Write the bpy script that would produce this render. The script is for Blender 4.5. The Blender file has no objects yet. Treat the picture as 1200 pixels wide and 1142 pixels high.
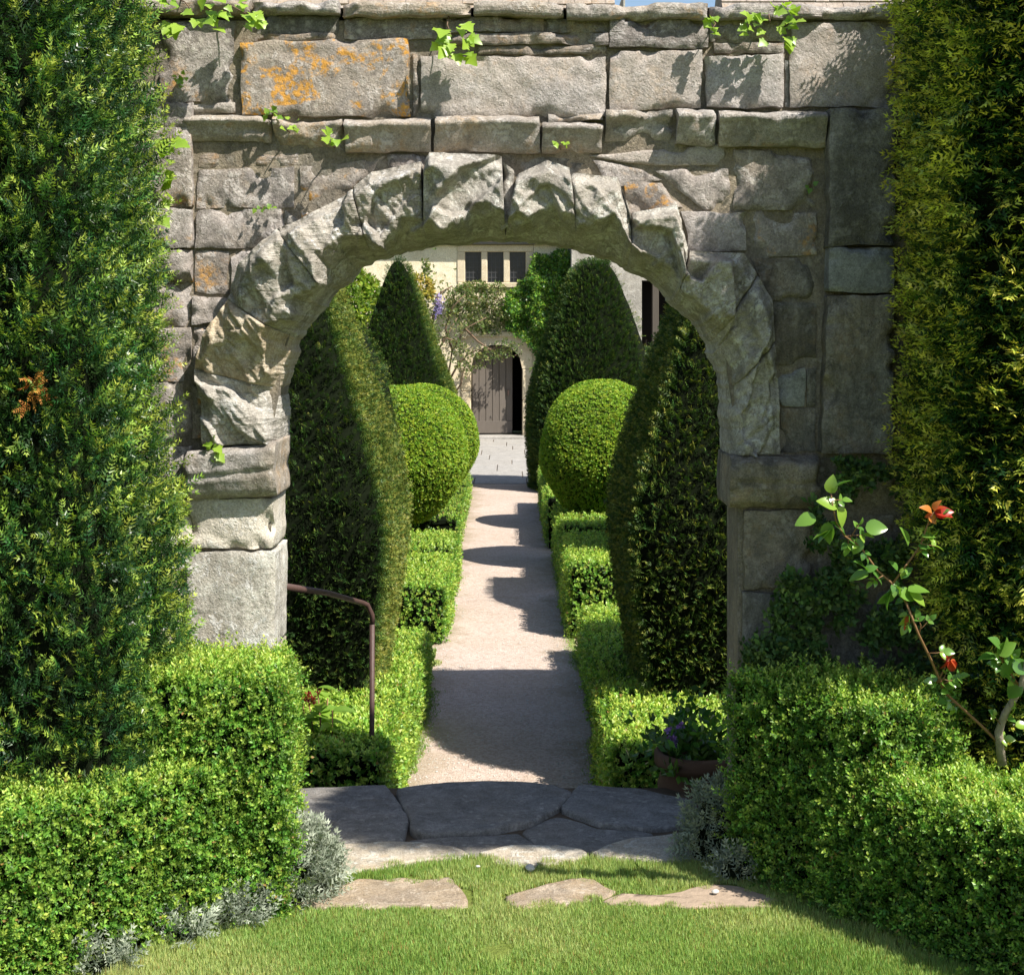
import bpy, math, random
import numpy as np
from mathutils import Vector, Matrix

random.seed(11)
RNG = np.random.default_rng(11)
SC = bpy.context.scene
COL = SC.collection

# ------------------------------------------------------------------ camera, sky, sun, exposure
EYE = 1.75
cam_d = bpy.data.cameras.new("camera")
cam = bpy.data.objects.new("camera", cam_d)
COL.objects.link(cam)
cam.location = (0, 0, EYE)
cam.rotation_euler = (math.radians(90), 0, 0)
cam_d.sensor_width = 36
cam_d.lens = 54
cam_d.shift_x = 0.0025
cam_d.shift_y = -0.1542
cam_d.clip_end = 600
SC.camera = cam

SUN_DIR = Vector((-1.0, 0.86, -1.57)).normalized()
world = bpy.data.worlds.new("World")
SC.world = world
world.use_nodes = True
wn = world.node_tree
sky = wn.nodes.new("ShaderNodeTexSky")
sky.sky_type = 'NISHITA'
sky.sun_disc = False
sky.sun_elevation = math.asin(-SUN_DIR.z)
sky.sun_rotation = math.atan2(-SUN_DIR.x, -SUN_DIR.y)
sky.air_density = 1.0
sky.dust_density = 1.0
bg = wn.nodes["Background"]
bg.inputs["Strength"].default_value = 0.09
wn.links.new(sky.outputs[0], bg.inputs["Color"])

sun_d = bpy.data.lights.new("sun", 'SUN')
sun_d.energy = 5.0
sun_d.angle = math.radians(0.55)
sun_d.color = (1.0, 0.94, 0.84)
sun = bpy.data.objects.new("sun", sun_d)
COL.objects.link(sun)
sun.rotation_euler = SUN_DIR.to_track_quat('-Z', 'Y').to_euler()
sun.location = (6, -4, 10)

SC.view_settings.view_transform = 'Standard'
SC.view_settings.look = 'None'
SC.view_settings.exposure = 0.85
SC.view_settings.gamma = 1.0
SC.view_settings.use_curve_mapping = False
SC.cycles.max_bounces = 8
SC.cycles.diffuse_bounces = 4
SC.cycles.glossy_bounces = 3
SC.cycles.transmission_bounces = 5
SC.cycles.transparent_max_bounces = 6

# ------------------------------------------------------------------ numbers
WALL_Y = 5.143                       # front plane of the garden wall
LOW = -0.65                          # level of the garden path beyond the threshold
def wx(px): return (px - 597) / 350.0
def wz(py): return EYE - (py - 386) / 350.0
def at(px, py, Y): return np.array([(px - 597) / 1800.0 * Y, Y, EYE - (py - 386) / 1800.0 * Y])
def ground(px, py, z=0.0):
    Y = (EYE - z) * 1800.0 / (py - 386)
    return np.array([(px - 597) / 1800.0 * Y, Y])
HY = 34.0
def hx(px): return (px - 597) / 1800.0 * HY
def hz(py): return EYE - (py - 386) / 1800.0 * HY

# ------------------------------------------------------------------ noise
def _hash(ix, iy, iz, seed):
    h = (ix * 374761393 + iy * 668265263 + iz * 2147483647 + seed * 974634777) & 0xFFFFFFFF
    h = ((h ^ (h >> 13)) * 1274126177) & 0xFFFFFFFF
    h = ((h ^ (h >> 16)) * 2246822519) & 0xFFFFFFFF
    return ((h ^ (h >> 15)) & 0xFFFFFF) / float(0xFFFFFF)
def vnoise(p, seed=0):
    p = np.asarray(p, float)
    i = np.floor(p).astype(np.int64); f = p - i
    f = f * f * (3 - 2 * f)
    x, y, z = i[..., 0], i[..., 1], i[..., 2]
    fx, fy, fz = f[..., 0], f[..., 1], f[..., 2]
    c = lambda a, b, d: _hash(x + a, y + b, z + d, seed)
    x00 = c(0,0,0) * (1-fx) + c(1,0,0) * fx; x10 = c(0,1,0) * (1-fx) + c(1,1,0) * fx
    x01 = c(0,0,1) * (1-fx) + c(1,0,1) * fx; x11 = c(0,1,1) * (1-fx) + c(1,1,1) * fx
    y0 = x00 * (1-fy) + x10 * fy; y1 = x01 * (1-fy) + x11 * fy
    return y0 * (1-fz) + y1 * fz
def fbm(p, octv=4, seed=0, gain=0.5):
    p = np.asarray(p, float); s = 0.0; a = 1.0; t = 0.0
    for k in range(octv):
        s = s + a * vnoise(p * (2.0 ** k) + 17.3 * k, seed + k); t += a; a *= gain
    return s / t
def sst(a, b, x):
    t = np.clip((x - a) / (b - a), 0, 1)
    return t * t * (3 - 2 * t)
def norm(v):
    return v / np.maximum(np.linalg.norm(v, axis=-1, keepdims=True), 1e-9)

# ------------------------------------------------------------------ meshes and objects
def raw_mesh(name, V, faces, mats, mat_idx=None, smooth=False, leafvar=None):
    """faces: list of integer arrays (n,3) or (n,4); mat_idx: list of ints, one per array"""
    me = bpy.data.meshes.new(name)
    V = np.asarray(V, np.float32)
    me.vertices.add(len(V)); me.vertices.foreach_set("co", V.ravel())
    faces = [np.asarray(f, np.int32) for f in faces if len(f)]
    nl = sum(f.size for f in faces); nf = sum(len(f) for f in faces)
    me.loops.add(nl); me.polygons.add(nf)
    me.loops.foreach_set("vertex_index", np.concatenate([f.ravel() for f in faces]))
    tot = np.concatenate([np.full(len(f), f.shape[1], np.int32) for f in faces])
    st = np.concatenate([[0], np.cumsum(tot)[:-1]]).astype(np.int32)
    me.polygons.foreach_set("loop_start", st)
    if mat_idx is not None:
        me.polygons.foreach_set("material_index", np.concatenate([np.full(len(f), m, np.int32) for f, m in zip(faces, mat_idx)]))
    sm = smooth if isinstance(smooth, (list, tuple)) else [smooth] * len(faces)
    me.polygons.foreach_set("use_smooth", np.concatenate([np.full(len(f), s, bool) for f, s in zip(faces, sm)]))
    if leafvar is not None:
        at_ = me.attributes.new("leafvar", 'FLOAT_COLOR', 'POINT')
        c = np.ones((len(V), 4), np.float32); c[:, :3] = leafvar
        at_.data.foreach_set("color", c.ravel())
    for m in mats: me.materials.append(m)
    me.update(calc_edges=True)
    me.validate()
    return me
def link(name, me, parent=None, loc=(0, 0, 0), rot=None):
    o = bpy.data.objects.new(name, me); COL.objects.link(o)
    o.location = loc
    if rot is not None: o.rotation_euler = rot
    if parent is not None: o.parent = parent
    return o
def tag(o, label=None, cat=None, group=None, kind=None):
    if label: o["label"] = label
    if cat: o["category"] = cat
    if group: o["group"] = group
    if kind: o["kind"] = kind
    return o
def empty(name, loc, label=None, cat=None, group=None, kind=None):
    o = bpy.data.objects.new(name, None); COL.objects.link(o)
    o.location = loc; o.empty_display_size = 0.1
    return tag(o, label, cat, group, kind)
def centred(name, V, faces, mats, parent=None, base=(0, 0, 0), **kw):
    """mesh given in world coordinates, origin put at its middle, parent Empty unrotated at base"""
    V = np.asarray(V, float)
    c = (V.min(0) + V.max(0)) / 2
    me = raw_mesh(name, V - c, faces, mats, **kw)
    return link(name, me, parent, tuple(c - np.asarray(base, float)))

class MB:
    def __init__(s): s.V = []; s.F = []; s.n = 0
    def add(s, V, F):
        V = np.asarray(V, float)
        s.V.append(V); s.F.append(np.asarray(F, int) + s.n); s.n += len(V)
    def box(s, a, b, jit=0.0):
        x0, y0, z0 = a; x1, y1, z1 = b
        V = np.array([(x0,y0,z0),(x1,y0,z0),(x1,y1,z0),(x0,y1,z0),(x0,y0,z1),(x1,y0,z1),(x1,y1,z1),(x0,y1,z1)], float)
        if jit: V = V + RNG.uniform(-jit, jit, V.shape)
        s.add(V, [(0,3,2,1),(4,5,6,7),(0,1,5,4),(1,2,6,5),(2,3,7,6),(3,0,4,7)])
    def bbox(s, a, b, r=0.01):
        """box with chamfered edges"""
        a = np.array(a, float); b = np.array(b, float)
        V = []; idx = {}
        for sx in (0,1):
            for sy in (0,1):
                for sz in (0,1):
                    for ax in range(3):
                        p = np.array([(a,b)[sx][0], (a,b)[sy][1], (a,b)[sz][2]], float)
                        sg = np.array([1-2*sx, 1-2*sy, 1-2*sz]) * r
                        sg[ax] = 0
                        idx[(sx,sy,sz,ax)] = len(V); V.append(p + sg)
        F4 = []; F3 = []
        for ax in range(3):
            o = [k for k in range(3) if k != ax]
            for sd in (0,1):
                q = []
                for u, v in ((0,0),(1,0),(1,1),(0,1)):
                    c = [0,0,0]; c[ax] = sd; c[o[0]] = u; c[o[1]] = v
                    q.append(idx[(c[0],c[1],c[2],ax)])
                if (sd == 0) == (ax != 1): q = q[::-1]
                F4.append(q)
        for ax in range(3):
            o = [k for k in range(3) if k != ax]
            for u in (0,1):
                for v in (0,1):
                    c0 = [0,0,0]; c1 = [0,0,0]
                    c0[ax] = 0; c1[ax] = 1
                    for c in (c0, c1): c[o[0]] = u; c[o[1]] = v
                    q = [idx[(*c0,o[0])], idx[(*c1,o[0])], idx[(*c1,o[1])], idx[(*c0,o[1])]]
                    F4.append(q)
        for sx in (0,1):
            for sy in (0,1):
                for sz in (0,1):
                    t = [idx[(sx,sy,sz,k)] for k in range(3)]
                    F4.append([t[0], t[1], t[2], t[2]])
        # degenerate corners become small triangles, kept apart
        tri = [f[:3] for f in F4 if f[2] == f[3]]; quad = [f for f in F4 if f[2] != f[3]]
        V = np.array(V)
        s.V.append(V); s.F.append(np.array(quad) + s.n); s.F.append(np.array(tri) + s.n); s.n += len(V)
    def tube(s, pts, rad, seg=8):
        pts = np.asarray(pts, float); n = len(pts)
        rad = np.full(n, rad) if np.isscalar(rad) else np.asarray(rad, float)
        tan = norm(np.gradient(pts, axis=0))
        ref = np.array([0.31, 0.17, 0.94]); rings = []
        for p, t, r in zip(pts, tan, rad):
            if abs(t @ ref) > 0.97: ref = np.array([1.0, 0.1, 0.0])
            u = norm(np.cross(t, ref)); v = np.cross(t, u)
            an = np.linspace(0, 2*np.pi, seg, endpoint=False)[:, None]
            rings.append(p + r * (np.cos(an) * u + np.sin(an) * v))
        V = np.concatenate(rings + [pts[:1], pts[-1:]]); F = []
        for i in range(n-1):
            for k in range(seg):
                k2 = (k+1) % seg
                F.append((i*seg+k, i*seg+k2, (i+1)*seg+k2, (i+1)*seg+k))
        T = [(n*seg, (k+1) % seg, k) for k in range(seg)] + [(n*seg+1, (n-1)*seg+k, (n-1)*seg+(k+1) % seg) for k in range(seg)]
        s.V.append(V); s.F.append(np.array(F) + s.n); s.F.append(np.array(T) + s.n); s.n += len(V)
    def lathe(s, prof, c, seg=24):
        prof = np.asarray(prof, float); an = np.linspace(0, 2*np.pi, seg, endpoint=False)
        V = np.concatenate([np.stack([c[0] + r*np.cos(an), c[1] + r*np.sin(an), np.full(seg, c[2] + z)], 1) for r, z in prof])
        F = [(i*seg+k, i*seg+(k+1) % seg, (i+1)*seg+(k+1) % seg, (i+1)*seg+k) for i in range(len(prof)-1) for k in range(seg)]
        s.add(V, F)
    def build(s, name, mat, parent=None, base=(0,0,0), smooth=False):
        return centred(name, np.concatenate(s.V), s.F, [mat], parent, base, smooth=smooth)

# ------------------------------------------------------------------ materials
class NT:
    def __init__(s, name):
        s.m = bpy.data.materials.new(name); s.m.use_nodes = True
        s.t = s.m.node_tree; s.t.nodes.clear()
        s.out = s.n("ShaderNodeOutputMaterial")
    def n(s, typ, props=None, **inp):
        nd = s.t.nodes.new(typ)
        for k, v in (props or {}).items(): setattr(nd, k, v)
        for k, v in inp.items():
            k = int(k[1:]) if k[0] == "i" and k[1:].isdigit() else k.replace("_", " ")
            s.set(nd.inputs[k], v)
        return nd
    def set(s, sock, v):
        if hasattr(v, "is_output"): s.t.links.new(v, sock)
        elif hasattr(v, "outputs"): s.t.links.new(v.outputs[0], sock)
        else:
            if isinstance(v, (tuple, list)) and len(v) == 3 and sock.type == 'RGBA': v = (*v, 1)
            sock.default_value = v
    def noise(s, vec, scale, detail=4, rough=0.55, dist=0.0):
        return s.n("ShaderNodeTexNoise", None, Vector=vec, Scale=scale, Detail=detail, Roughness=rough, Distortion=dist).outputs[0]
    def ramp(s, fac, stops, interp='LINEAR'):
        nd = s.n("ShaderNodeValToRGB", None, Fac=fac); cr = nd.color_ramp; cr.interpolation = interp
        while len(cr.elements) < len(stops): cr.elements.new(0.5)
        for e, (p, c) in zip(cr.elements, stops):
            e.position = p
            e.color = (c, c, c, 1) if np.isscalar(c) else (*c, 1)
        return nd.outputs[0]
    def mix(s, fac, a, b, blend='MIX'):
        nd = s.n("ShaderNodeMix", {"data_type": 'RGBA', "blend_type": blend})
        s.set(nd.inputs[0], fac); s.set(nd.inputs[6], a); s.set(nd.inputs[7], b)
        return nd.outputs[2]
    def math(s, op, a, b=0.0, c=0.0, clamp=False):
        nd = s.n("ShaderNodeMath", {"operation": op, "use_clamp": clamp})
        s.set(nd.inputs[0], a); s.set(nd.inputs[1], b); s.set(nd.inputs[2], c)
        return nd.outputs[0]
    def vmath(s, op, a, b):
        nd = s.n("ShaderNodeVectorMath", {"operation": op})
        s.set(nd.inputs[0], a); s.set(nd.inputs[1], b)
        return nd.outputs[0]
    def bump(s, h, strength=0.5, dist=0.01, nrm=None):
        nd = s.n("ShaderNodeBump", None, Height=h, Strength=strength, Distance=dist)
        if nrm is not None: s.set(nd.inputs["Normal"], nrm)
        return nd.outputs[0]
    def pbsdf(s, col, rough=0.8, spec=0.3, normal=None, metal=0.0):
        nd = s.n("ShaderNodeBsdfPrincipled", None, Base_Color=col, Roughness=rough, Metallic=metal)
        nd.inputs["Specular IOR Level"].default_value = spec
        if normal is not None: s.set(nd.inputs["Normal"], normal)
        return nd.outputs[0]
    def done(s, shader):
        s.set(s.out.inputs[0], shader); return s.m
    def vec(s, rnd=True):
        tc = s.n("ShaderNodeTexCoord").outputs["Object"]
        if not rnd: return tc
        oi = s.n("ShaderNodeObjectInfo").outputs["Random"]
        s.rnd = oi
        off = s.n("ShaderNodeCombineXYZ", None, X=s.math('MULTIPLY', oi, 37.0), Y=s.math('MULTIPLY', oi, 91.0), Z=s.math('MULTIPLY', oi, 53.0)).outputs[0]
        return s.vmath('ADD', tc, off)

def stone_mat(name, dark, mid, lite, orange=0.3, pale=0.3, black=0.3, layered=0.0, bump=0.6, tanmix=0.4, tan=(0.36, 0.27, 0.16), pos_scale=1.0):
    t = NT(name); v = t.vec()
    if pos_scale != 1.0: v = t.n("ShaderNodeVectorMath", {"operation": 'SCALE'}, i0=v, Scale=pos_scale).outputs[0]
    big = t.noise(v, 3.2, 5, 0.6); med = t.noise(v, 15, 8, 0.68); fin = t.noise(v, 85, 5, 0.7)
    col = t.ramp(t.math('ADD', t.math('MULTIPLY', med, 0.55), t.math('MULTIPLY', fin, 0.45)), [(0.38, dark), (0.5, mid), (0.62, lite)])
    col = t.mix(t.math('MULTIPLY', t.ramp(t.math('ADD', big, t.math('MULTIPLY', t.math('SUBTRACT', t.rnd, 0.5), 0.35)), [(0.42, 0), (0.62, 1)]), tanmix), col, t.mix(fin, tan, tuple(min(1, c * 1.35) for c in tan)))
    # grey weathering that differs from stone to stone
    col = t.mix(t.math('MULTIPLY', t.rnd, 0.30), col, t.mix(med, tuple(c * 0.8 for c in dark), mid))
    # black algae blotches
    bl = t.ramp(t.noise(v, 7.5, 7, 0.72, 0.6), [(0.54, 0), (0.66, 1)])
    col = t.mix(t.math('MULTIPLY', bl, black), col, (0.055, 0.05, 0.042))
    streak = t.ramp(t.noise(t.vmath('MULTIPLY', v, (11.0, 11.0, 1.6)), 1.0, 5, 0.65), [(0.5, 0), (0.66, 1)])
    col = t.mix(t.math('MULTIPLY', streak, min(1.0, black * 0.9)), col, tuple(c * 0.5 for c in dark))
    stain = t.ramp(t.noise(v, 4.0, 8, 0.75, 0.5), [(0.45, 0), (0.62, 1)])
    col = t.mix(t.math('MULTIPLY', stain, min(1.0, black * 1.2)), col, tuple(c * 0.75 for c in dark))
    grain = t.noise(v, 190, 2, 0.7)
    col = t.mix(1.0, col, t.ramp(grain, [(0.3, 0.72), (0.5, 1.0), (0.7, 1.28)]), 'MULTIPLY')
    crust = t.math('MULTIPLY', t.ramp(t.noise(v, 13, 7, 0.72, 0.8), [(0.53, 0), (0.57, 1)]), t.ramp(t.noise(v, 70, 3, 0.6), [(0.4, 0), (0.55, 1)]))
    col = t.mix(t.math('MULTIPLY', crust, pale), col, tuple(min(0.72, c * 1.3 + 0.04) for c in lite))
    dots = t.math('MULTIPLY', t.ramp(t.n("ShaderNodeTexVoronoi", None, Vector=v, Scale=105.0).outputs["Distance"], [(0.12, 1), (0.26, 0)]), t.ramp(t.noise(v, 10, 4, 0.6), [(0.45, 0), (0.6, 1)]))
    col = t.mix(t.math('MULTIPLY', dots, min(1.0, black * 1.3)), col, (0.05, 0.045, 0.038))
    # pale grey lichen spots
    vo = t.n("ShaderNodeTexVoronoi", None, Vector=v, Scale=26.0).outputs["Distance"]
    sp = t.math('MULTIPLY', t.ramp(vo, [(0.12, 1), (0.3, 0)]), t.ramp(t.noise(v, 6, 3), [(0.46, 0), (0.56, 1)]))
    col = t.mix(t.math('MULTIPLY', sp, pale), col, (0.56, 0.53, 0.47))
    if orange > 0:
        o1 = t.ramp(t.noise(v, 9, 4, 0.6, 0.4), [(0.52, 0), (0.60, 1)])
        o2 = t.ramp(t.noise(v, 45, 4, 0.6), [(0.42, 0), (0.60, 1)])
        o3 = t.ramp(t.math('ADD', t.noise(v, 2.2, 2), t.math('MULTIPLY', t.math('SUBTRACT', t.rnd, 0.5), 0.3)), [(0.44, 0), (0.54, 1)])
        col = t.mix(t.math('MULTIPLY', t.math('MULTIPLY', t.math('MULTIPLY', o1, o2), o3), orange, clamp=True), col, t.mix(fin, (0.42, 0.20, 0.035), (0.62, 0.34, 0.09)))
    h = t.math('ADD', t.math('MULTIPLY', med, 1.1), t.math('MULTIPLY', fin, 0.32))
    pits = t.ramp(t.n("ShaderNodeTexVoronoi", None, Vector=v, Scale=60.0).outputs["Distance"], [(0.0, 0), (0.22, 1)])
    h = t.math('ADD', h, t.math('MULTIPLY', pits, 0.16))
    h = t.math('ADD', h, t.math('MULTIPLY', crust, 0.12))
    if layered > 0:
        sc = t.vmath('MULTIPLY', v, (3.0, 3.0, 26.0))
        lay = t.noise(sc, 2.2, 6, 0.6, 1.2)
        h = t.math('ADD', h, t.math('MULTIPLY', lay, layered))
        col = t.mix(t.math('MULTIPLY', t.ramp(lay, [(0.35, 1), (0.47, 0)]), 0.4 * layered), col, tuple(c * 0.55 for c in dark))
    return t.done(t.pbsdf(col, 0.92, 0.15, t.bump(h, min(1.0, bump * 1.4), 0.014)))

M = {}
M['block'] = stone_mat("weathered_block_stone", (0.177, 0.159, 0.149), (0.324, 0.289, 0.266), (0.459, 0.425, 0.404), orange=0.75, pale=0.45, black=0.5, tanmix=0.25)
M['lichen_block'] = stone_mat("lichened_block_stone", (0.177, 0.159, 0.149), (0.324, 0.289, 0.266), (0.449, 0.413, 0.39), orange=1.6, pale=0.4, black=0.4, tanmix=0.3)
M['clean_block'] = stone_mat("clean_block_stone", (0.261, 0.234, 0.222), (0.387, 0.354, 0.338), (0.48, 0.447, 0.436), orange=0.12, pale=0.2, black=0.2, tanmix=0.25)
M['thin'] = stone_mat("thin_course_stone", (0.136, 0.121, 0.111), (0.251, 0.223, 0.209), (0.397, 0.366, 0.352), orange=0.3, pale=0.5, black=0.6, layered=0.5)
M['cornice'] = stone_mat("cornice_stone", (0.209, 0.191, 0.175), (0.335, 0.312, 0.293), (0.47, 0.442, 0.428), orange=0.25, pale=0.4, black=0.35, layered=0.15)
M['voussoir'] = stone_mat("rusticated_arch_stone", (0.217, 0.2, 0.179), (0.389, 0.366, 0.329), (0.548, 0.526, 0.484), orange=0.0, pale=0.5, black=0.4, layered=0.25, bump=1.0, tanmix=0.12)
M['voussoir_layered'] = stone_mat("layered_arch_stone", (0.228, 0.212, 0.184), (0.423, 0.394, 0.351), (0.595, 0.571, 0.531), orange=0.0, pale=0.5, black=0.3, layered=1.0, bump=1.0, tanmix=0.15)
M['broken'] = stone_mat("freshly_broken_arch_stone", (0.268, 0.215, 0.153), (0.432, 0.369, 0.282), (0.54, 0.512, 0.436), orange=0.2, pale=0.2, black=0.1, layered=0.6, bump=0.9, tanmix=0.45, tan=(0.5, 0.36, 0.18))
M['jamb'] = stone_mat("pale_jamb_stone", (0.276, 0.254, 0.219), (0.484, 0.455, 0.403), (0.648, 0.648, 0.599), orange=0.08, pale=0.5, black=0.4)
M['white_jamb'] = stone_mat("limewashed_jamb_stone", (0.45, 0.43, 0.39), (0.6, 0.58, 0.53), (0.7, 0.68, 0.64), orange=0.0, pale=0.3, black=0.12)
M['shade_block'] = stone_mat("shade_darkened_stone", (0.12, 0.112, 0.098), (0.22, 0.208, 0.188), (0.32, 0.305, 0.28), orange=0.1, pale=0.25, black=0.7)  # dark copy paints shade into the wall stone, with heavier algae blotches
M['plaster'] = stone_mat("old_grey_plaster", (0.16, 0.16, 0.155), (0.25, 0.255, 0.25), (0.33, 0.335, 0.33), orange=0.0, pale=0.2, black=0.4, bump=0.25, tanmix=0.0)
M['coping'] = stone_mat("coping_slab_stone", (0.188, 0.169, 0.156), (0.345, 0.316, 0.287), (0.48, 0.447, 0.416), orange=0.4, pale=0.4, black=0.3, layered=0.5)
M['mortar'] = stone_mat("old_lime_mortar", (0.144, 0.13, 0.108), (0.223, 0.205, 0.176), (0.302, 0.281, 0.245), orange=0.0, pale=0.2, black=0.5, bump=0.9)
M['flag'] = stone_mat("flagstone", (0.13, 0.122, 0.112), (0.20, 0.19, 0.178), (0.27, 0.258, 0.243), orange=0.0, pale=0.3, black=0.25, bump=0.5, tanmix=0.1)  # darkened colour carries the shade over the threshold flags
M['brown_flag'] = stone_mat("worn_flagstone", (0.22, 0.175, 0.13), (0.34, 0.28, 0.22), (0.46, 0.39, 0.31), orange=0.1, pale=0.4, black=0.25, bump=0.6, tanmix=0.4)  # soil-brown stone of the slabs sunk in the lawn
M['pale_flag'] = stone_mat("sunlit_pale_flagstone", (0.34, 0.30, 0.245), (0.47, 0.425, 0.355), (0.6, 0.56, 0.48), orange=0.15, pale=0.5, black=0.2, bump=0.8, tanmix=0.4)  # paler copy for the front flags, sunlight put into the colour
M['cream'] = stone_mat("cream_house_stone", (0.60, 0.515, 0.35), (0.71, 0.625, 0.455), (0.77, 0.70, 0.54), orange=0.0, pale=0.1, black=0.08, bump=0.4, tanmix=0.3, tan=(0.5, 0.4, 0.25), pos_scale=0.35)
M['dressed'] = stone_mat("dressed_house_stone", (0.48, 0.39, 0.26), (0.56, 0.475, 0.34), (0.62, 0.54, 0.41), orange=0.0, pale=0.1, black=0.06, bump=0.15, tanmix=0.4, tan=(0.52, 0.41, 0.25), pos_scale=0.4)
M['render'] = stone_mat("rough_grey_render", (0.25, 0.235, 0.21), (0.38, 0.36, 0.325), (0.48, 0.46, 0.42), orange=0.0, pale=0.3, black=0.3, bump=0.8, tanmix=0.1, pos_scale=0.4)
M['roof'] = stone_mat("stone_roof_tile", (0.2, 0.165, 0.14), (0.31, 0.265, 0.23), (0.42, 0.37, 0.32), orange=0.2, pale=0.3, black=0.3, bump=0.6, tanmix=0.2, pos_scale=0.5)
M['paving'] = stone_mat("grey_paving", (0.25, 0.24, 0.225), (0.33, 0.315, 0.295), (0.39, 0.375, 0.35), orange=0.0, pale=0.15, black=0.15, bump=0.25, tanmix=0.05, pos_scale=0.4)

def simple(name, col, rough=0.6, spec=0.3, metal=0.0, var=0.25, scale=20, bump=0.0):
    t = NT(name); v = t.vec()
    nz = t.noise(v, scale, 5, 0.6)
    c = t.mix(nz, tuple(x * (1 - var) for x in col), tuple(min(1, x * (1 + var)) for x in col))
    return t.done(t.pbsdf(c, rough, spec, t.bump(nz, bump, 0.01) if bump else None, metal))
M['iron'] = simple("rusty_brown_iron", (0.075, 0.042, 0.035), 0.55, 0.4, 0.0, 0.35, 30, 0.2)
M['dark_in'] = simple("dark_interior", (0.02, 0.017, 0.015), 0.9, 0.1)
M['lead'] = simple("lead_grey", (0.055, 0.055, 0.06), 0.6, 0.4)
M['gutter'] = simple("grey_gutter", (0.12, 0.12, 0.125), 0.5, 0.4)
M['terracotta'] = simple("old_brown_terracotta", (0.12, 0.07, 0.045), 0.8, 0.2, 0.0, 0.3, 14, 0.3)
M['soil'] = simple("garden_soil", (0.10, 0.075, 0.052), 0.95, 0.1, 0.0, 0.5, 25, 0.8)
M['pebble'] = simple("pale_pebble", (0.5, 0.48, 0.44), 0.7, 0.2)
M['bare'] = simple("bare_trodden_soil", (0.34, 0.265, 0.2), 0.95, 0.1, 0.0, 0.35, 30, 0.8)
M['bark'] = simple("brown_bark", (0.16, 0.11, 0.075), 0.9, 0.1, 0.0, 0.5, 60, 0.8)
M['greybark'] = simple("grey_bark", (0.3, 0.25, 0.2), 0.9, 0.1, 0.0, 0.4, 50, 0.8)
M['rosestem'] = simple("young_rose_stem", (0.2, 0.11, 0.05), 0.6, 0.3)
M['core'] = simple("dark_twiggy_inside", (0.006, 0.009, 0.004), 0.95, 0.05, 0.0, 0.5, 40)  # near-black paints the shade in gaps between the leaves
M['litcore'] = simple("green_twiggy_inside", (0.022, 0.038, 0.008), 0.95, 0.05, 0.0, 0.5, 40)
t = NT("window_glass"); M['glass'] = t.done(t.pbsdf((0.012, 0.015, 0.02), 0.08, 0.35))

def wood(name, a, b):
    t = NT(name); v = t.vec(); sv = t.vmath('MULTIPLY', v, (14.0, 14.0, 1.2))
    g = t.noise(sv, 3, 6, 0.6, 0.8)
    c = t.mix(t.math('MULTIPLY', t.rnd, 0.35), t.mix(g, a, b), a)
    return t.done(t.pbsdf(c, 0.7, 0.25, t.bump(g, 0.3, 0.01)))
M['door'] = wood("weathered_door_wood", (0.095, 0.08, 0.068), (0.165, 0.143, 0.122))
M['post'] = wood("dark_post_wood", (0.06, 0.05, 0.04), (0.1, 0.085, 0.07))

def leaf_mat(name, old, mid, new, rough=0.42, spec=0.4, trans=0.3, tcol=1.5, valvar=0.35, huevar=0.03, withered=0.0):
    t = NT(name)
    a = t.n("ShaderNodeAttribute", {"attribute_name": "leafvar"}).outputs["Color"]
    s = t.n("ShaderNodeSeparateColor", None, Color=a)
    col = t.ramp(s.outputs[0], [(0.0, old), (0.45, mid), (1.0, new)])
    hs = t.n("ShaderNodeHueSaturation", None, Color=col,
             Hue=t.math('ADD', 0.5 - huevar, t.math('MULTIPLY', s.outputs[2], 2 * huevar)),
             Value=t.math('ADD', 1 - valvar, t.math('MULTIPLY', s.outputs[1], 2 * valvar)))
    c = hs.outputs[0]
    if withered: c = t.mix(t.math('LESS_THAN', s.outputs[1], withered), c, (0.30, 0.19, 0.06))
    sh = t.pbsdf(c, rough, spec)
    if trans > 0:
        tr = t.n("ShaderNodeBsdfTranslucent", None, Color=t.mix(1.0, c, (tcol, tcol * 1.05, tcol * 0.45), 'MULTIPLY')).outputs[0]
        mx = t.n("ShaderNodeMixShader", None, Fac=trans); t.set(mx.inputs[1], sh); t.set(mx.inputs[2], tr)
        sh = mx.outputs[0]
    return t.done(sh)
M['yew'] = leaf_mat("yew_needles", (0.013, 0.043, 0.015), (0.05, 0.13, 0.027), (0.32, 0.42, 0.065), 0.38, 0.45, 0.22)
M['golden_yew'] = leaf_mat("golden_tipped_yew", (0.016, 0.05, 0.018), (0.055, 0.13, 0.028), (0.62, 0.62, 0.10), 0.35, 0.45, 0.38)
M['yew_top'] = leaf_mat("clipped_yew", (0.022, 0.052, 0.012), (0.065, 0.115, 0.02), (0.22, 0.24, 0.045), 0.5, 0.25, 0.2)
M['box'] = leaf_mat("box_leaves", (0.05, 0.12, 0.018), (0.185, 0.335, 0.045), (0.40, 0.53, 0.10), 0.40, 0.4, 0.34, withered=0.012)
M['ball'] = leaf_mat("clipped_box_leaves", (0.08, 0.16, 0.014), (0.20, 0.32, 0.026), (0.36, 0.46, 0.045), 0.5, 0.25, 0.3, 1.5, 0.2)
M['grass'] = leaf_mat("lawn_grass", (0.12, 0.21, 0.04), (0.22, 0.34, 0.075), (0.40, 0.44, 0.17), 0.5, 0.25, 0.3, withered=0.03)
M['silver'] = leaf_mat("silver_leaves", (0.2, 0.235, 0.175), (0.36, 0.40, 0.31), (0.54, 0.58, 0.48), 0.8, 0.1, 0.15, 1.1, 0.2, 0.01)
M['ivy'] = leaf_mat("ivy_leaves", (0.035, 0.09, 0.02), (0.11, 0.23, 0.035), (0.28, 0.42, 0.05), 0.35, 0.45, 0.35)
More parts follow.
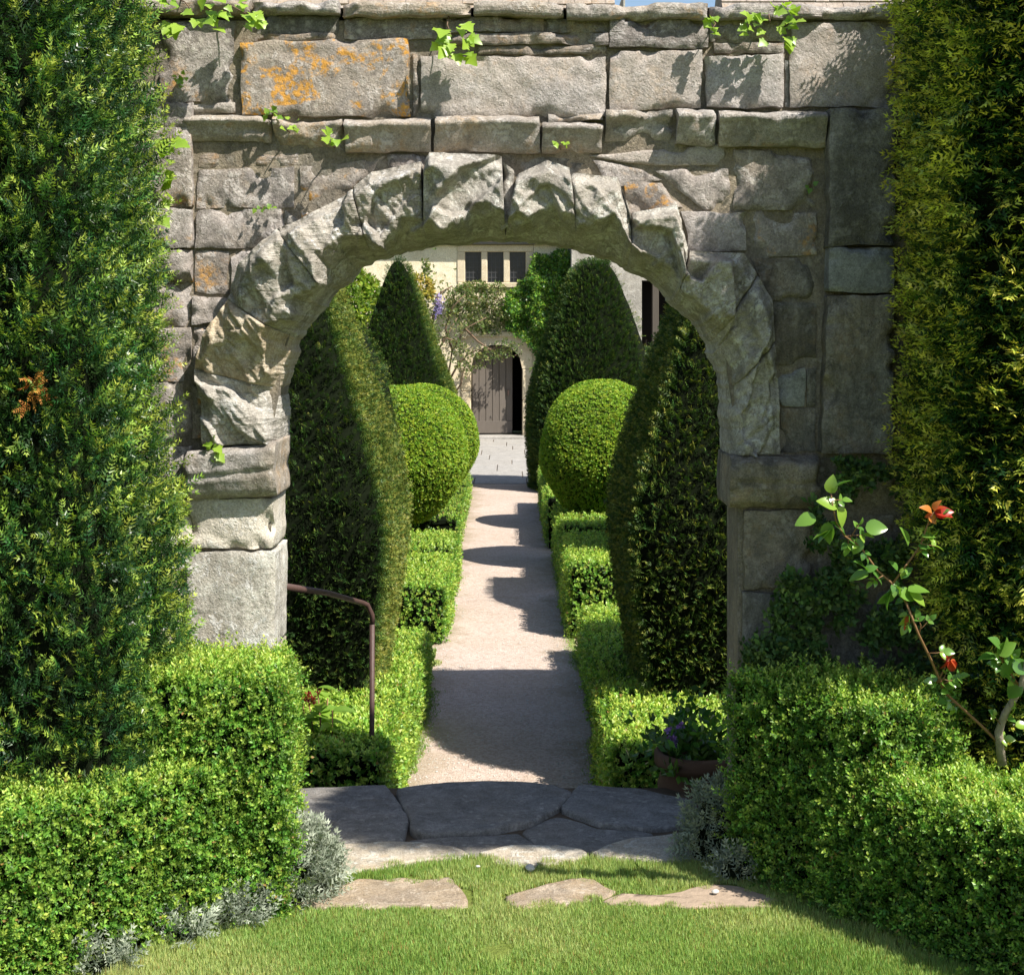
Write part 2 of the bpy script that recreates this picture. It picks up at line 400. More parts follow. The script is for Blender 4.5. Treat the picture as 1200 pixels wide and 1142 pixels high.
M['rose'] = leaf_mat("rose_leaves", (0.04, 0.10, 0.025), (0.10, 0.23, 0.04), (0.25, 0.38, 0.05), 0.22, 0.6, 0.3)
M['redleaf'] = leaf_mat("red_young_leaves", (0.2, 0.02, 0.012), (0.42, 0.035, 0.02), (0.55, 0.22, 0.05), 0.3, 0.5, 0.4)
M['shade'] = leaf_mat("shade_creeper", (0.03, 0.065, 0.02), (0.075, 0.14, 0.035), (0.16, 0.25, 0.06), 0.5, 0.3, 0.2)
M['climber'] = leaf_mat("climber_leaves", (0.07, 0.11, 0.03), (0.14, 0.19, 0.055), (0.3, 0.27, 0.12), 0.5, 0.3, 0.3)
M['shrub'] = leaf_mat("light_shrub_leaves", (0.08, 0.14, 0.015), (0.17, 0.26, 0.025), (0.36, 0.40, 0.05), 0.5, 0.3, 0.35)
M['golden'] = leaf_mat("golden_shrub_leaves", (0.2, 0.17, 0.03), (0.36, 0.29, 0.06), (0.5, 0.40, 0.12), 0.5, 0.3, 0.35)
M['wisteria'] = leaf_mat("wisteria_petals", (0.25, 0.2, 0.5), (0.4, 0.33, 0.68), (0.6, 0.55, 0.85), 0.6, 0.2, 0.3, 1.0)
M['purple'] = leaf_mat("purple_petals", (0.2, 0.1, 0.35), (0.33, 0.2, 0.55), (0.5, 0.35, 0.7), 0.6, 0.2, 0.3, 1.0)
M['pink'] = leaf_mat("pink_red_petals", (0.3, 0.05, 0.08), (0.5, 0.1, 0.13), (0.6, 0.25, 0.28), 0.6, 0.2, 0.3, 1.0)
M['dead'] = leaf_mat("dead_brown_needles", (0.25, 0.08, 0.02), (0.4, 0.14, 0.035), (0.5, 0.25, 0.08), 0.7, 0.1, 0.2)

# gravel
t = NT("pale_gravel"); v = t.vec(False)
vo = t.n("ShaderNodeTexVoronoi", None, Vector=v, Scale=75.0)
fine = t.noise(v, 220, 3, 0.6); big = t.noise(v, 1.1, 5, 0.6); med = t.noise(v, 6, 5, 0.65)
peb = t.n("ShaderNodeSeparateColor", None, Color=vo.outputs["Color"]).outputs[0]
c = t.ramp(t.math('ADD', t.math('MULTIPLY', peb, 0.55), t.math('MULTIPLY', fine, 0.45)), [(0.2, (0.38, 0.295, 0.245)), (0.5, (0.50, 0.405, 0.35)), (0.85, (0.60, 0.51, 0.45))])
c = t.mix(t.math('MULTIPLY', t.ramp(big, [(0.38, 1), (0.6, 0)]), 0.28), c, (0.33, 0.26, 0.185))
c = t.mix(t.math('MULTIPLY', t.ramp(med, [(0.54, 0), (0.68, 1)]), 0.3), c, (0.36, 0.28, 0.2))
sx = t.n("ShaderNodeSeparateXYZ", None, Vector=v).outputs[0]
em = t.math('ABSOLUTE', t.math('ADD', sx, 0.03))
em = t.math('ADD', em, t.math('MULTIPLY', t.math('SUBTRACT', t.noise(v, 2.6, 5, 0.65), 0.5), 0.9))
c = t.mix(t.math('MULTIPLY', t.ramp(em, [(0.34, 0), (0.62, 1)]), 0.75), c, t.mix(fine, (0.17, 0.135, 0.075), (0.30, 0.25, 0.15)))
lit = t.ramp(t.n("ShaderNodeTexVoronoi", None, Vector=v, Scale=11.0, Randomness=1.0).outputs["Distance"], [(0.04, 1), (0.075, 0)])
c = t.mix(t.math('MULTIPLY', lit, t.ramp(t.noise(v, 3, 2), [(0.5, 0), (0.55, 0.8)])), c, (0.13, 0.09, 0.05))
h = t.math('ADD', t.math('MULTIPLY', t.ramp(vo.outputs["Distance"], [(0, 1), (0.6, 0)]), 0.6), t.math('ADD', t.math('MULTIPLY', fine, 0.35), t.math('MULTIPLY', med, 0.8)))
M['gravel'] = t.done(t.pbsdf(c, 0.95, 0.1, t.bump(h, 0.7, 0.012)))
# turf under the blades
t = NT("turf"); v = t.vec(False)
b1 = t.noise(v, 2.0, 5, 0.6); b2 = t.noise(v, 60, 5, 0.7)
c = t.mix(b2, (0.11, 0.15, 0.03), (0.2, 0.25, 0.055))
c = t.mix(t.math('MULTIPLY', t.ramp(b1, [(0.5, 0), (0.68, 1)]), 0.5), c, (0.21, 0.17, 0.075))
M['turf'] = t.done(t.pbsdf(c, 0.95, 0.1, t.bump(b2, 0.8, 0.02)))
M['bed'] = M['soil']

# ------------------------------------------------------------------ surfaces that foliage grows on
def grid_faces(nu, nv, off=0, wrap=False):
    F = []
    for j in range(nv):
        for i in range(nu):
            a = off + j * (nu + (0 if wrap else 1)) + i
            b = off + j * (nu + (0 if wrap else 1)) + ((i + 1) % nu if wrap else i + 1)
            c = b + (nu if wrap else nu + 1); d = a + (nu if wrap else nu + 1)
            F.append((a, b, c)); F.append((a, c, d))
    return F
def rbox(c, half, rad, step=0.08, rz=0.0, bottom=False):
    c = np.array(c, float); half = np.array(half, float); Vs = []; Fs = []; n = 0
    for ax in range(3):
        for sd in (-1, 1):
            if ax == 2 and sd < 0 and not bottom: continue
            u, w = [k for k in range(3) if k != ax]
            nu = max(2, int(2 * half[u] / step)); nv = max(2, int(2 * half[w] / step))
            gu, gv = np.meshgrid(np.linspace(-half[u], half[u], nu + 1), np.linspace(-half[w], half[w], nv + 1))
            p = np.zeros((gu.size, 3)); p[:, u] = gu.ravel(); p[:, w] = gv.ravel(); p[:, ax] = sd * half[ax]
            F = np.array(grid_faces(nu, nv, n))
            flip = (sd > 0) == (ax == 1)
            Fs.append(F[:, ::-1] if flip else F); Vs.append(p); n += len(p)
    V = np.concatenate(Vs); F = np.concatenate(Fs)
    inner = np.clip(V, -(half - rad), half - rad)
    if not bottom: inner[:, 2] = np.clip(V[:, 2], -half[2], half[2] - rad)
    d = V - inner; L = np.linalg.norm(d, axis=1, keepdims=True)
    V = np.where(L > 1e-6, inner + d / np.maximum(L, 1e-6) * np.minimum(L, rad), V)
    if rz:
        cs, sn = math.cos(rz), math.sin(rz)
        V = np.stack([V[:, 0] * cs - V[:, 1] * sn, V[:, 0] * sn + V[:, 1] * cs, V[:, 2]], 1)
    return V + c, F
def turned(cx, cy, prof, seg=40, square=0.0, ex=1.0, ey=1.0):
    """prof: (half width, z) from the ground up; square 0 round .. 1 square"""
    an = np.linspace(0, 2 * np.pi, seg, endpoint=False)
    k = np.maximum(abs(np.cos(an)), abs(np.sin(an))) ** (-square)
    prof = np.array(prof, float)
    pz = np.concatenate([np.linspace(a, b, 5)[:-1] for a, b in zip(np.arange(len(prof) - 1), np.arange(1, len(prof)))] + [[len(prof) - 1]])
    r = np.interp(pz, np.arange(len(prof)), prof[:, 0]); z = np.interp(pz, np.arange(len(prof)), prof[:, 1])
    V = np.concatenate([np.stack([cx + ex * rr * k * np.cos(an), cy + ey * rr * k * np.sin(an), np.full(seg, zz)], 1) for rr, zz in zip(r, z)])
    return V, np.array(grid_faces(seg, len(r) - 1, 0, True))
def smooth_prof(pts, n=24):
    """Catmull-Rom through (r, z) points"""
    P = np.array(pts, float); P = np.concatenate([[2*P[0]-P[1]], P, [2*P[-1]-P[-2]]])
    out = []
    m = len(P) - 3
    for i in range(m):
        p0, p1, p2, p3 = P[i:i+4]
        for tt in np.linspace(0, 1, max(2, n // m), endpoint=False):
            out.append(0.5*((2*p1) + (-p0+p2)*tt + (2*p0-5*p1+4*p2-p3)*tt**2 + (-p0+3*p1-3*p2+p3)*tt**3))
    out.append(P[-2]); out = np.array(out); out[:, 0] = np.maximum(out[:, 0], 0.0)
    return out
def vnormals(V, T):
    n = np.cross(V[T[:, 1]] - V[T[:, 0]], V[T[:, 2]] - V[T[:, 0]]); N = np.zeros_like(V)
    for k in range(3): np.add.at(N, T[:, k], n)
    N = norm(N); N[np.linalg.norm(N, axis=1) < 0.5] = (0, 0, 1)
    return N
def sample(V, T, n, weight=None):
    a, b, c = V[T[:, 0]], V[T[:, 1]], V[T[:, 2]]
    cr = np.cross(b - a, c - a); area = np.linalg.norm(cr, axis=1) / 2
    nn = norm(cr); w = area.copy()
    if weight is not None: w = w * weight((a + b + c) / 3, nn)
    i = RNG.choice(len(T), n, p=w / w.sum())
    r = np.sqrt(RNG.random(n))[:, None]; q = RNG.random(n)[:, None]
    VN = vnormals(V, T)
    w0, w1, w2 = 1 - r, r * (1 - q), r * q
    P = w0 * a[i] + w1 * b[i] + w2 * c[i]
    N = norm(w0 * VN[T[i, 0]] + w1 * VN[T[i, 1]] + w2 * VN[T[i, 2]])
    return P, norm(N * 0.6 + nn[i] * 0.4)

# ------------------------------------------------------------------ sprigs
class Sprig:
    def __init__(s): s.V = []; s.F = []; s.new = []; s.leaf = []; s.k = 0
    tri = False
    def leafq(s, b, d, w, z0, cup=0.0):
        b, d, w = map(np.array, (b, d, w))
        if s.tri:
            i = len(s.V); s.V += [b + d * 0.12 + w * 0.5, b + d, b + d * 0.12 - w * 0.5]
            s.F.append((i, i + 1, i + 2)); s.new += [z0, z0 + 0.2, z0]; s.leaf += [s.k] * 3; s.k += 1; return
        b, d, w = map(np.array, (b, d, w)); n = norm(np.cross(d, w)) * cup
        i = len(s.V)
        s.V += [b, b + d * 0.5 + w * 0.5 + n, b + d, b + d * 0.5 - w * 0.5 + n]
        s.F.append((i, i + 1, i + 2, i + 3)); s.new += [z0, z0 + 0.1, z0 + 0.2, z0 + 0.1]; s.leaf += [s.k] * 4; s.k += 1
    def stem(s, a, b, w=0.012):
        a, b = np.array(a), np.array(b); i = len(s.V); x = np.array([w, 0, 0])
        s.V += [a - x, a + x, b + x * 0.5, b - x * 0.5]; s.F.append((i, i+1, i+2, i+3)); s.new += [0.2] * 4; s.leaf += [s.k] * 4; s.k += 1
    def done(s):
        s.V = np.array(s.V); s.F = np.array(s.F); s.new = np.clip(np.array(s.new), 0, 1); s.leaf = np.array(s.leaf); return s
def yew_sprig(seed, pairs=8, nl=0.34, nw=0.075, side=0, lift=0.25):
    r = np.random.default_rng(seed); s = Sprig(); s.tri = True
    def shoot(base, ax, x, L, n, z0):
        y = np.cross(ax, x)
        for k in range(n):
            q = (k + 0.5) / n; b = base + ax * L * q
            for sg in (-1, 1):
                d = norm(x * sg * 0.8 + ax * (0.45 + 0.4 * q) + y * r.normal(lift, 0.25)) * nl * (1.0 - 0.45 * q) * r.uniform(0.85, 1.1) * L ** 0.5
                w = norm(np.cross(d, y + x * r.normal(0, 0.5))) * nw
                s.leafq(b, d, w, z0 + (1 - z0) * q * 0.85)
        s.leafq(base + ax * L * 0.95, ax * nl * 0.5, x * nw, 0.9)
    z = np.array([0, 0, 1.0]); x = np.array([1.0, 0, 0])
    shoot(np.zeros(3), z, x, 1.0, pairs, 0.0)
    for k in range(side):
        sg = -1 if k % 2 else 1
        ax = norm(z * 0.7 + x * sg * 0.75 + np.array([0, r.normal(0, 0.2), 0]))
        shoot(z * (0.15 + 0.2 * k), ax, norm(np.cross(np.array([0, 1.0, 0]), ax)), 0.6, max(3, pairs // 2), 0.2)
    return s.done()
def box_sprig(seed, pairs=5, ll=0.34, lw=0.2, tri=False):
    r = np.random.default_rng(seed); s = Sprig(); s.tri = tri; ph = r.uniform(0, 6.28)
    for k in range(pairs):
        q = (k + 0.6) / pairs; ph += 1.57 + r.normal(0, 0.25)
        for sg in (0, math.pi):
            a = ph + sg
            d = np.array([math.cos(a), math.sin(a), 0.35 + 0.9 * q + r.normal(0, 0.12)]); d = norm(d) * ll * r.uniform(0.8, 1.1) * (1.05 - 0.35 * q)
            w = norm(np.array([-math.sin(a), math.cos(a), r.normal(0, 0.3)])) * lw * (1.05 - 0.3 * q)
            s.leafq(np.array([0, 0, q * 0.85]), d, w, q * 0.9, cup=0.02)
    return s.done()
def tuft(seed, n=4, ll=0.8, lw=0.42, spread=0.8, tri=False):
    r = np.random.default_rng(seed); s = Sprig(); s.tri = tri
    for k in range(n):
        a = k * 2.4 + r.uniform(0, 1)
        d = norm(np.array([math.cos(a) * spread, math.sin(a) * spread, 0.7 + r.normal(0, 0.2)])) * ll * r.uniform(0.7, 1.1)
        w = norm(np.array([-math.sin(a), math.cos(a), r.normal(0, 0.4)])) * lw
        s.leafq(np.array([r.normal(0, 0.15), r.normal(0, 0.15), r.normal(0, 0.1)]), d, w, r.uniform(0.3, 0.8))
    return s.done()
YEW = [yew_sprig(k, 8, 0.32, 0.068, side=k % 3) for k in range(5)]
YEW_FLAT = [yew_sprig(20 + k, 7, side=2 if k % 2 else 1, lift=0.12) for k in range(5)]
YEW_SMALL = [yew_sprig(40 + k, 4, nl=0.5, nw=0.13) for k in range(4)]
BOX = [box_sprig(k, 4, 0.36, 0.2) for k in range(5)]
BOX_SMALL = [box_sprig(30 + k, 3, 0.5, 0.36, True) for k in range(4)]
TUFT = [tuft(k) for k in range(6)]
TUFTT = [tuft(k + 20, 4, 0.8, 0.5, 0.8, True) for k in range(6)]
TUFT3 = [tuft(k + 50, 3, 0.9, 0.5) for k in range(6)]
FIVE = [tuft(k + 80, 5, 0.75, 0.45, 1.0) for k in range(6)]

def scatter(P, A, E1, size, protos, newness):
    """sprigs at P along A, spread along E1; arrays of vertices, faces, leafvar"""
    n = len(P); A = norm(A); E1 = norm(E1 - (E1 * A).sum(1, keepdims=True) * A); E2 = np.cross(A, E1)
    kind = RNG.integers(0, len(protos), n); Vo = []; Fo = []; Lo = []; off = 0
    for k, pr in enumerate(protos):
        i = np.nonzero(kind == k)[0]
        if not len(i): continue
        v = pr.V; s = size[i][:, None, None]
        W = P[i][:, None] + s * (v[None, :, 0:1] * E1[i][:, None] + v[None, :, 1:2] * E2[i][:, None] + v[None, :, 2:3] * A[i][:, None])
        m = len(v); nl = pr.leaf.max() + 1
        Vo.append(W.reshape(-1, 3))
        Fo.append((pr.F[None] + (off + np.arange(len(i)) * m)[:, None, None]).reshape(-1, pr.F.shape[1]))
        lv = np.empty((len(i), m, 3))
        nw = newness[i][:, None]
        lv[:, :, 0] = np.clip(pr.new[None] ** 1.5 * nw + 0.15 * nw, 0, 1)
        lv[:, :, 1] = RNG.random((len(i), nl))[:, pr.leaf]
        lv[:, :, 2] = RNG.random(len(i))[:, None]
        Lo.append(lv.reshape(-1, 3)); off += len(i) * m
    return np.concatenate(Vo), np.concatenate(Fo), np.concatenate(Lo)

TRIS = {}
def foliage(name, surf, n, protos, size, mat, core=None, inset=0.05, out=0.7, up=0.5, jit=0.4, new=(0.2, 1.0), newpow=1.5,
            depth=0.03, lump=0.04, lscale=5.0, roll='rand', weight=None, parent=None, base=None, szvar=0.35, holes=0.0, post=None, stray=0.0, sunny=None, topnew=0.0):
    V, T = surf
    P, N = sample(V, T, n, weight)
    lf = fbm(P * lscale, 3, 5)
    if holes > 0:
        keep = fbm(P * lscale * 1.7, 2, 9) > holes; P, N, lf = P[keep], N[keep], lf[keep]
    deep = np.abs(RNG.normal(0, 1, len(P))) * depth
    outw = RNG.random(len(P)) < stray
    P = P + N * ((lf - 0.5) * 2 * lump - deep * ~outw + outw * RNG.uniform(0.008, 0.035, len(P)))[:, None]
    if post is not None:
        keep = post(P); P, N, lf, deep, outw = P[keep], N[keep], lf[keep], deep[keep], outw[keep]
    A = norm(N * out + np.array([0, 0, up]) + RNG.normal(0, jit, P.shape))
    if roll == 'flat':
        E = np.cross(A, np.array([0, 0, 1.0])) + RNG.normal(0, 0.45, P.shape)
    else:
        E = RNG.normal(0, 1, P.shape)
    sz = size * (1 + RNG.uniform(-szvar, szvar, len(P)))
    nw = new[0] + (new[1] - new[0]) * RNG.random(len(P)) ** newpow
    nw = np.where(outw, np.maximum(nw, new[1] * 0.6), nw)
    if topnew: nw = nw + topnew * sst(0.45, 0.9, N[:, 2])  # sunlight on upward faces put into the leaf colour
    if sunny is not None: nw = nw + sunny * sst(0.3, 0.8, N[:, 0])  # faces towards the sun coloured yellower, as if lit
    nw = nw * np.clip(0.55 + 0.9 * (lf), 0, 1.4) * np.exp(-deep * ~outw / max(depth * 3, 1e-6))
    Vf, Ff, Lf = scatter(P, A, E, sz, protos, nw)
    faces = [Ff]; mi = [0]; mats = [mat]; VV = [Vf]; LL = [Lf]
    if core is not None:
        VN = vnormals(V, T)
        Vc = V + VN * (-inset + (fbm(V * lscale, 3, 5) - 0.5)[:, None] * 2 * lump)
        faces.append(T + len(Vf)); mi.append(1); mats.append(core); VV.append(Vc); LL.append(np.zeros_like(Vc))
    VV = np.concatenate(VV)
    if base is None:
        lo, hi = V.min(0), V.max(0); base = ((lo[0] + hi[0]) / 2, (lo[1] + hi[1]) / 2, lo[2])
    me = raw_mesh(name, VV - np.array(base), faces, mats, mat_idx=mi, leafvar=np.concatenate(LL), smooth=[False, True][:len(faces)])
    TRIS[name] = TRIS.get(name, 0) + 2 * len(Ff)
    return link(name, me, parent, base)

# ------------------------------------------------------------------ stone pieces
def piece(P, side_y, name, mat, parent, base, res_nv, edge=True):
    """P: (nv+1, nu+1, 3) front grid; sides run back to side_y"""
    nv, nu = P.shape[0] - 1, P.shape[1] - 1
    V = P.reshape(-1, 3); F = []
    idx = np.arange((nv + 1) * (nu + 1)).reshape(nv + 1, nu + 1)
    F = np.stack([idx[:-1, :-1], idx[:-1, 1:], idx[1:, 1:], idx[1:, :-1]], -1).reshape(-1, 4)
    ring = np.concatenate([idx[0, :-1], idx[:-1, -1], idx[-1, :0:-1], idx[:0:-1, 0]])
    R1 = V[ring].copy(); m = len(ring); rows = []
    steps = 3
    off = len(V); S = []
    prev = np.arange(off, off + m); rows.append(R1.copy()); off += m
    for k in range(1, steps + 1):
        Q = R1.copy(); f = k / steps
        Q[:, 1] = R1[:, 1] * (1 - f) + side_y * f
        if k < steps:
            nz = (fbm(Q * 9, 3, 21) - 0.5) * 0.012; Q[:, 0] += nz; Q[:, 2] += (fbm(Q * 9, 3, 27) - 0.5) * 0.012
        rows.append(Q); cur = np.arange(off, off + m); off += m
        S.append(np.stack([np.roll(prev, -1), prev, cur, np.roll(cur, -1)], -1)); prev = cur
    V = np.concatenate([V] + rows)
    back = np.stack([prev[0::1]], -1)
    faces = np.concatenate([F] + S)
    return centred(name, V, [faces], [mat], parent, base, smooth=True)

def block(parent, base, quad, p=0.02, mat='block', depth=0.07, rough=0.010, er=0.006, jit=0.005, seed=0, res=0.0115, prof=None, name="stone", wallpx=True, y0=WALL_Y, gap=0.0016, scale=1.0):
    """quad: tl, tr, br, bl, in the wall's plane"""
    q = np.array([(wx(a), wz(b)) for a, b in quad]) if wallpx else np.array(quad, float)
    c = q.mean(0); d = q - c; L = np.linalg.norm(d, axis=1, keepdims=True); q = c + d * (1 - gap / L)
    tl, tr, br, bl = q
    w = (np.linalg.norm(tr - tl) + np.linalg.norm(br - bl)) / 2; h = (np.linalg.norm(tl - bl) + np.linalg.norm(tr - br)) / 2
    nu = max(5, int(w / res)); nv = max(5, int(h / res))
    u, v = np.meshgrid(np.linspace(0, 1, nu + 1), np.linspace(0, 1, nv + 1))
    X = ((1-v)*((1-u)*bl[0] + u*br[0]) + v*((1-u)*tl[0] + u*tr[0])); Z = ((1-v)*((1-u)*bl[1] + u*br[1]) + v*((1-u)*tl[1] + u*tr[1]))
    k = np.stack([X, np.full_like(X, seed * 3.7), Z], -1)
    X2 = X + (fbm(k * 14, 4, 1) - 0.5) * 2 * jit * 2.0; Z2 = Z + (fbm(k * 14, 4, 2) - 0.5) * 2 * jit * 2.0
    de = np.minimum(np.minimum(u * w, (1-u) * w), np.minimum(v * h, (1-v) * h))
    de = de + (fbm(k * 22, 3, 3) - 0.5) * er * 1.2
    chip = np.maximum(0, fbm(k * 11, 3, 4) - 0.55) * 0.30 * np.exp(-de / 0.022)
    fall = (1 - sst(0, er, de)) * er * 0.8 + chip
    rel = (fbm(k * 7, 5, 5, 0.55) - 0.5) * 2 * rough + (fbm(k * 40, 3, 6) - 0.5) * rough * 0.5
    pr = p if prof is None else prof(u, v, k)
    Y = y0 - pr - rel + fall
    return piece(np.stack([X2, Y, Z2], -1), y0 + depth, name, M[mat], parent, base, nv)

def slab(name, poly, z0, thick, mat, parent, base, seed=0, rough=0.012, er=0.02, mound=0.0, grow=0.0):
    """flat irregular stone, poly in plan"""
    poly = np.array(poly, float); pts = []
    for a, b in zip(poly, np.roll(poly, -1, 0)):
        n = max(2, int(np.linalg.norm(b - a) / 0.035))
        pts.append(a + (b - a) * np.linspace(0, 1, n, endpoint=False)[:, None])
    pts = np.concatenate(pts); 
    pts = (pts + np.roll(pts, 1, 0) * 0.25 + np.roll(pts, -1, 0) * 0.25) / 1.5
    c = pts.mean(0); pts = c + (pts - c) * (1 + grow / np.linalg.norm(pts - c, axis=1, keepdims=True))
    k3 = np.concatenate([pts, np.full((len(pts), 1), seed * 5.1)], 1)
    pts = pts + np.stack([fbm(k3 * 12, 3, 1) - 0.5, fbm(k3 * 12, 3, 2) - 0.5], 1) * 0.03
    area = np.sum(pts[:, 0] * np.roll(pts[:, 1], -1) - pts[:, 1] * np.roll(pts[:, 0], -1))
    if area < 0: pts = pts[::-1]
    c = pts.mean(0); m = len(pts); rings = []; fr = [1.0, 1.0, 0.985, 0.95, 0.86, 0.72, 0.56, 0.4, 0.24, 0.1]
    for i, f in enumerate(fr):
        q = c + (pts - c) * f; k3 = np.concatenate([q, np.full((m, 1), seed * 5.1)], 1)
        z = z0 + (fbm(k3 * 6, 4, 3) - 0.5) * 2 * rough + (fbm(k3 * 30, 3, 4) - 0.5) * rough * 0.6 + mound * (1 - f ** 2)
        if i == 0: z = np.full(m, z0 - thick)
        elif i == 1: z = z - er
        elif i == 2: z = z - er * 0.3
        rings.append(np.concatenate([q, z[:, None]], 1))
    V = np.concatenate(rings + [[[c[0], c[1], rings[-1][:, 2].mean()]]])
    F = [(i*m+k, i*m+(k+1) % m, (i+1)*m+(k+1) % m, (i+1)*m+k) for i in range(len(fr)-1) for k in range(m)]
    T = [((len(fr)-1)*m+k, (len(fr)-1)*m+(k+1) % m, len(fr)*m) for k in range(m)]
    return centred(name, V, [F, T], [M[mat]], parent, base, smooth=True)

def inpoly(p, poly):
    poly = np.array(poly, float); x, y = p[:, 0], p[:, 1]; c = np.zeros(len(p), bool)
    for (x1, y1), (x2, y2) in zip(poly, np.roll(poly, -1, 0)):
        k = ((y1 > y) != (y2 > y)); c ^= k & (x < (x2 - x1) * (y - y1) / (y2 - y1 + 1e-12) + x1)
    return c

# ------------------------------------------------------------------ the ground
def sheet(name, x0, x1, y0, y1, z, mat, step=None, relief=0.0):
    nu = 1 if step is None else max(1, int((x1-x0)/step)); nv = 1 if step is None else max(1, int((y1-y0)/step))
    gx, gy = np.meshgrid(np.linspace(x0, x1, nu+1), np.linspace(y0, y1, nv+1))
    V = np.stack([gx.ravel(), gy.ravel(), np.full(gx.size, 0.0)], 1)
    V[:, 2] = z + (fbm(V * np.array([3, 3, 1]), 3, 8) - 0.5) * 2 * relief
    idx = np.arange(gx.size).reshape(nv+1, nu+1)
    F = np.stack([idx[:-1, :-1], idx[:-1, 1:], idx[1:, 1:], idx[1:, :-1]], -1).reshape(-1, 4)
    o = link(name, raw_mesh(name, V, [F], [M[mat]], smooth=True)); o["kind"] = "structure"; return o
garden_ground = sheet("garden_ground", -300, 300, 5.5, 500, LOW - 0.03, 'turf')
lawn = sheet("lawn", -3.2, 3.2, 2.5, 5.08, -0.012, 'turf', 0.06, 0.006)
back_lawn = sheet("front_ground", -300, 300, -300, 5.08, -0.03, 'turf')
mb = MB(); mb.box((-40, 5.02, -1.0), (40, 5.5, -0.034)); terrace = mb.build("terrace_bank", M['soil']); terrace["kind"] = "structure"
# path, slightly uneven, with wavering edges
def strip(name, ys, xl, xr, z, mat, nx=14, relief=0.006):
    V = []
    for y, a, b in zip(ys, xl, xr):
        for s in np.linspace(0, 1, nx + 1): V.append((a + (b - a) * s, y, 0))
    V = np.array(V); V[:, 2] = z + (fbm(V * 2.3, 3, 4) - 0.5) * 2 * relief
    idx = np.arange(len(V)).reshape(len(ys), nx + 1)
    F = np.stack([idx[:-1, :-1], idx[:-1, 1:], idx[1:, 1:], idx[1:, :-1]], -1).reshape(-1, 4)
    o = link(name, raw_mesh(name, V, [F], [M[mat]], smooth=True)); o["kind"] = "structure"; return o
ys = np.arange(5.9, 24.01, 0.12)
kk = np.stack([ys * 1.1, ys * 0, ys * 0], 1)
path = strip("gravel_path", ys, -0.585 + (fbm(kk, 3, 2) - 0.5) * 0.14 + 0.0 * ys, 0.53 + (fbm(kk, 3, 3) - 0.5) * 0.12, LOW, 'gravel')
# grey paving before the house, in courses of slabs
mb = MB(); mb.box((-6, 24.0, LOW - 0.2), (6, 33.9, LOW - 0.012)); paving = mb.build("house_paving", M['soil']); paving["kind"] = "structure"
pb = tuple(paving.location)
y = 24.0; row = 0
while y < 33.8:
    d = 0.95 + 0.35 * ((row * 7) % 3) / 2
    x = -3.4 + 0.4 * (row % 2)
    while x < 3.2:
        w = 0.8 + 0.5 * RNG.random()
        mb = MB(); mb.bbox((x + 0.006, y + 0.006, LOW - 0.07), (x + w - 0.006, min(y + d, 33.9) - 0.006, LOW + RNG.uniform(-0.004, 0.004)), 0.008)
        mb.build("slab", M['paving'], paving, pb); x += w
    y += d; row += 1
# threshold: irregular flags on a bed, then steps down to the path
mb = MB(); mb.box((-1.05, 5.0, -0.9), (1.05, 5.94, -0.022)); threshold = mb.build("threshold", M['soil']); threshold["kind"] = "structure"
tb = tuple(threshold.location)
FL = [
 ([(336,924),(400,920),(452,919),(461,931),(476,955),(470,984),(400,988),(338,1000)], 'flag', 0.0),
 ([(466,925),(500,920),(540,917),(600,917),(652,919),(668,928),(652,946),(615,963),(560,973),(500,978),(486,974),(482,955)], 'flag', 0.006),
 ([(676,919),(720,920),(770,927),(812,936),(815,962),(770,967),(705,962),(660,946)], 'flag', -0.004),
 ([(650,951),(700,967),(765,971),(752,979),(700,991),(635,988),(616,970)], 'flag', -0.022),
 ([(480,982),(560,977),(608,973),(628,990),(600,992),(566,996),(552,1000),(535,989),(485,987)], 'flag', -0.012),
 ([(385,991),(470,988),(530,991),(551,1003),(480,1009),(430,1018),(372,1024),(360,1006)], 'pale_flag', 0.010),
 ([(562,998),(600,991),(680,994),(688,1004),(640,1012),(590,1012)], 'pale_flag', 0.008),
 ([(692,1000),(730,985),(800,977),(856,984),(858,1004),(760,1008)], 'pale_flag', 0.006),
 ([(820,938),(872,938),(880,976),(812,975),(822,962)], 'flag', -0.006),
]
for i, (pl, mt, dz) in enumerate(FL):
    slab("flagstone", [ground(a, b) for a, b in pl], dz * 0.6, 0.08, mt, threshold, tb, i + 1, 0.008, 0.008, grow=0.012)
for k in range(3):
    mb = MB(); mb.bbox((-0.62, 5.93 + 0.27 * k, LOW - 0.1), (0.62, 5.93 + 0.27 * (k + 1), -0.1625 * (k + 1)), 0.012)
    mb.build("step", M['flag'], threshold, tb)
# stones worn bare in the lawn
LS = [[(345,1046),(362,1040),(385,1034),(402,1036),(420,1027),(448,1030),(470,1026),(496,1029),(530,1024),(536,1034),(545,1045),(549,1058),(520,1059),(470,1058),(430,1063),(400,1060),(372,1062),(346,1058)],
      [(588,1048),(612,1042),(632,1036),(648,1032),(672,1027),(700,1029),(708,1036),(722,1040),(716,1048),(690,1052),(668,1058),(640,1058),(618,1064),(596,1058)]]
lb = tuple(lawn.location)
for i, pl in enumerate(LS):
    slab("sunken_stone", [ground(a, b) for a, b in pl], -0.003, 0.05, 'brown_flag', lawn, lb, 20 + i, 0.007, 0.006)
SOIL = [(700,1054),(726,1044),(760,1048),(800,1042),(830,1034),(870,1036),(890,1044),(918,1050),(905,1060),(860,1058),(820,1062),(780,1057),(740,1060)]
slab("bare_soil", [ground(a, b) for a, b in SOIL], -0.003, 0.04, 'bare', lawn, lb, 31, 0.006, 0.006)

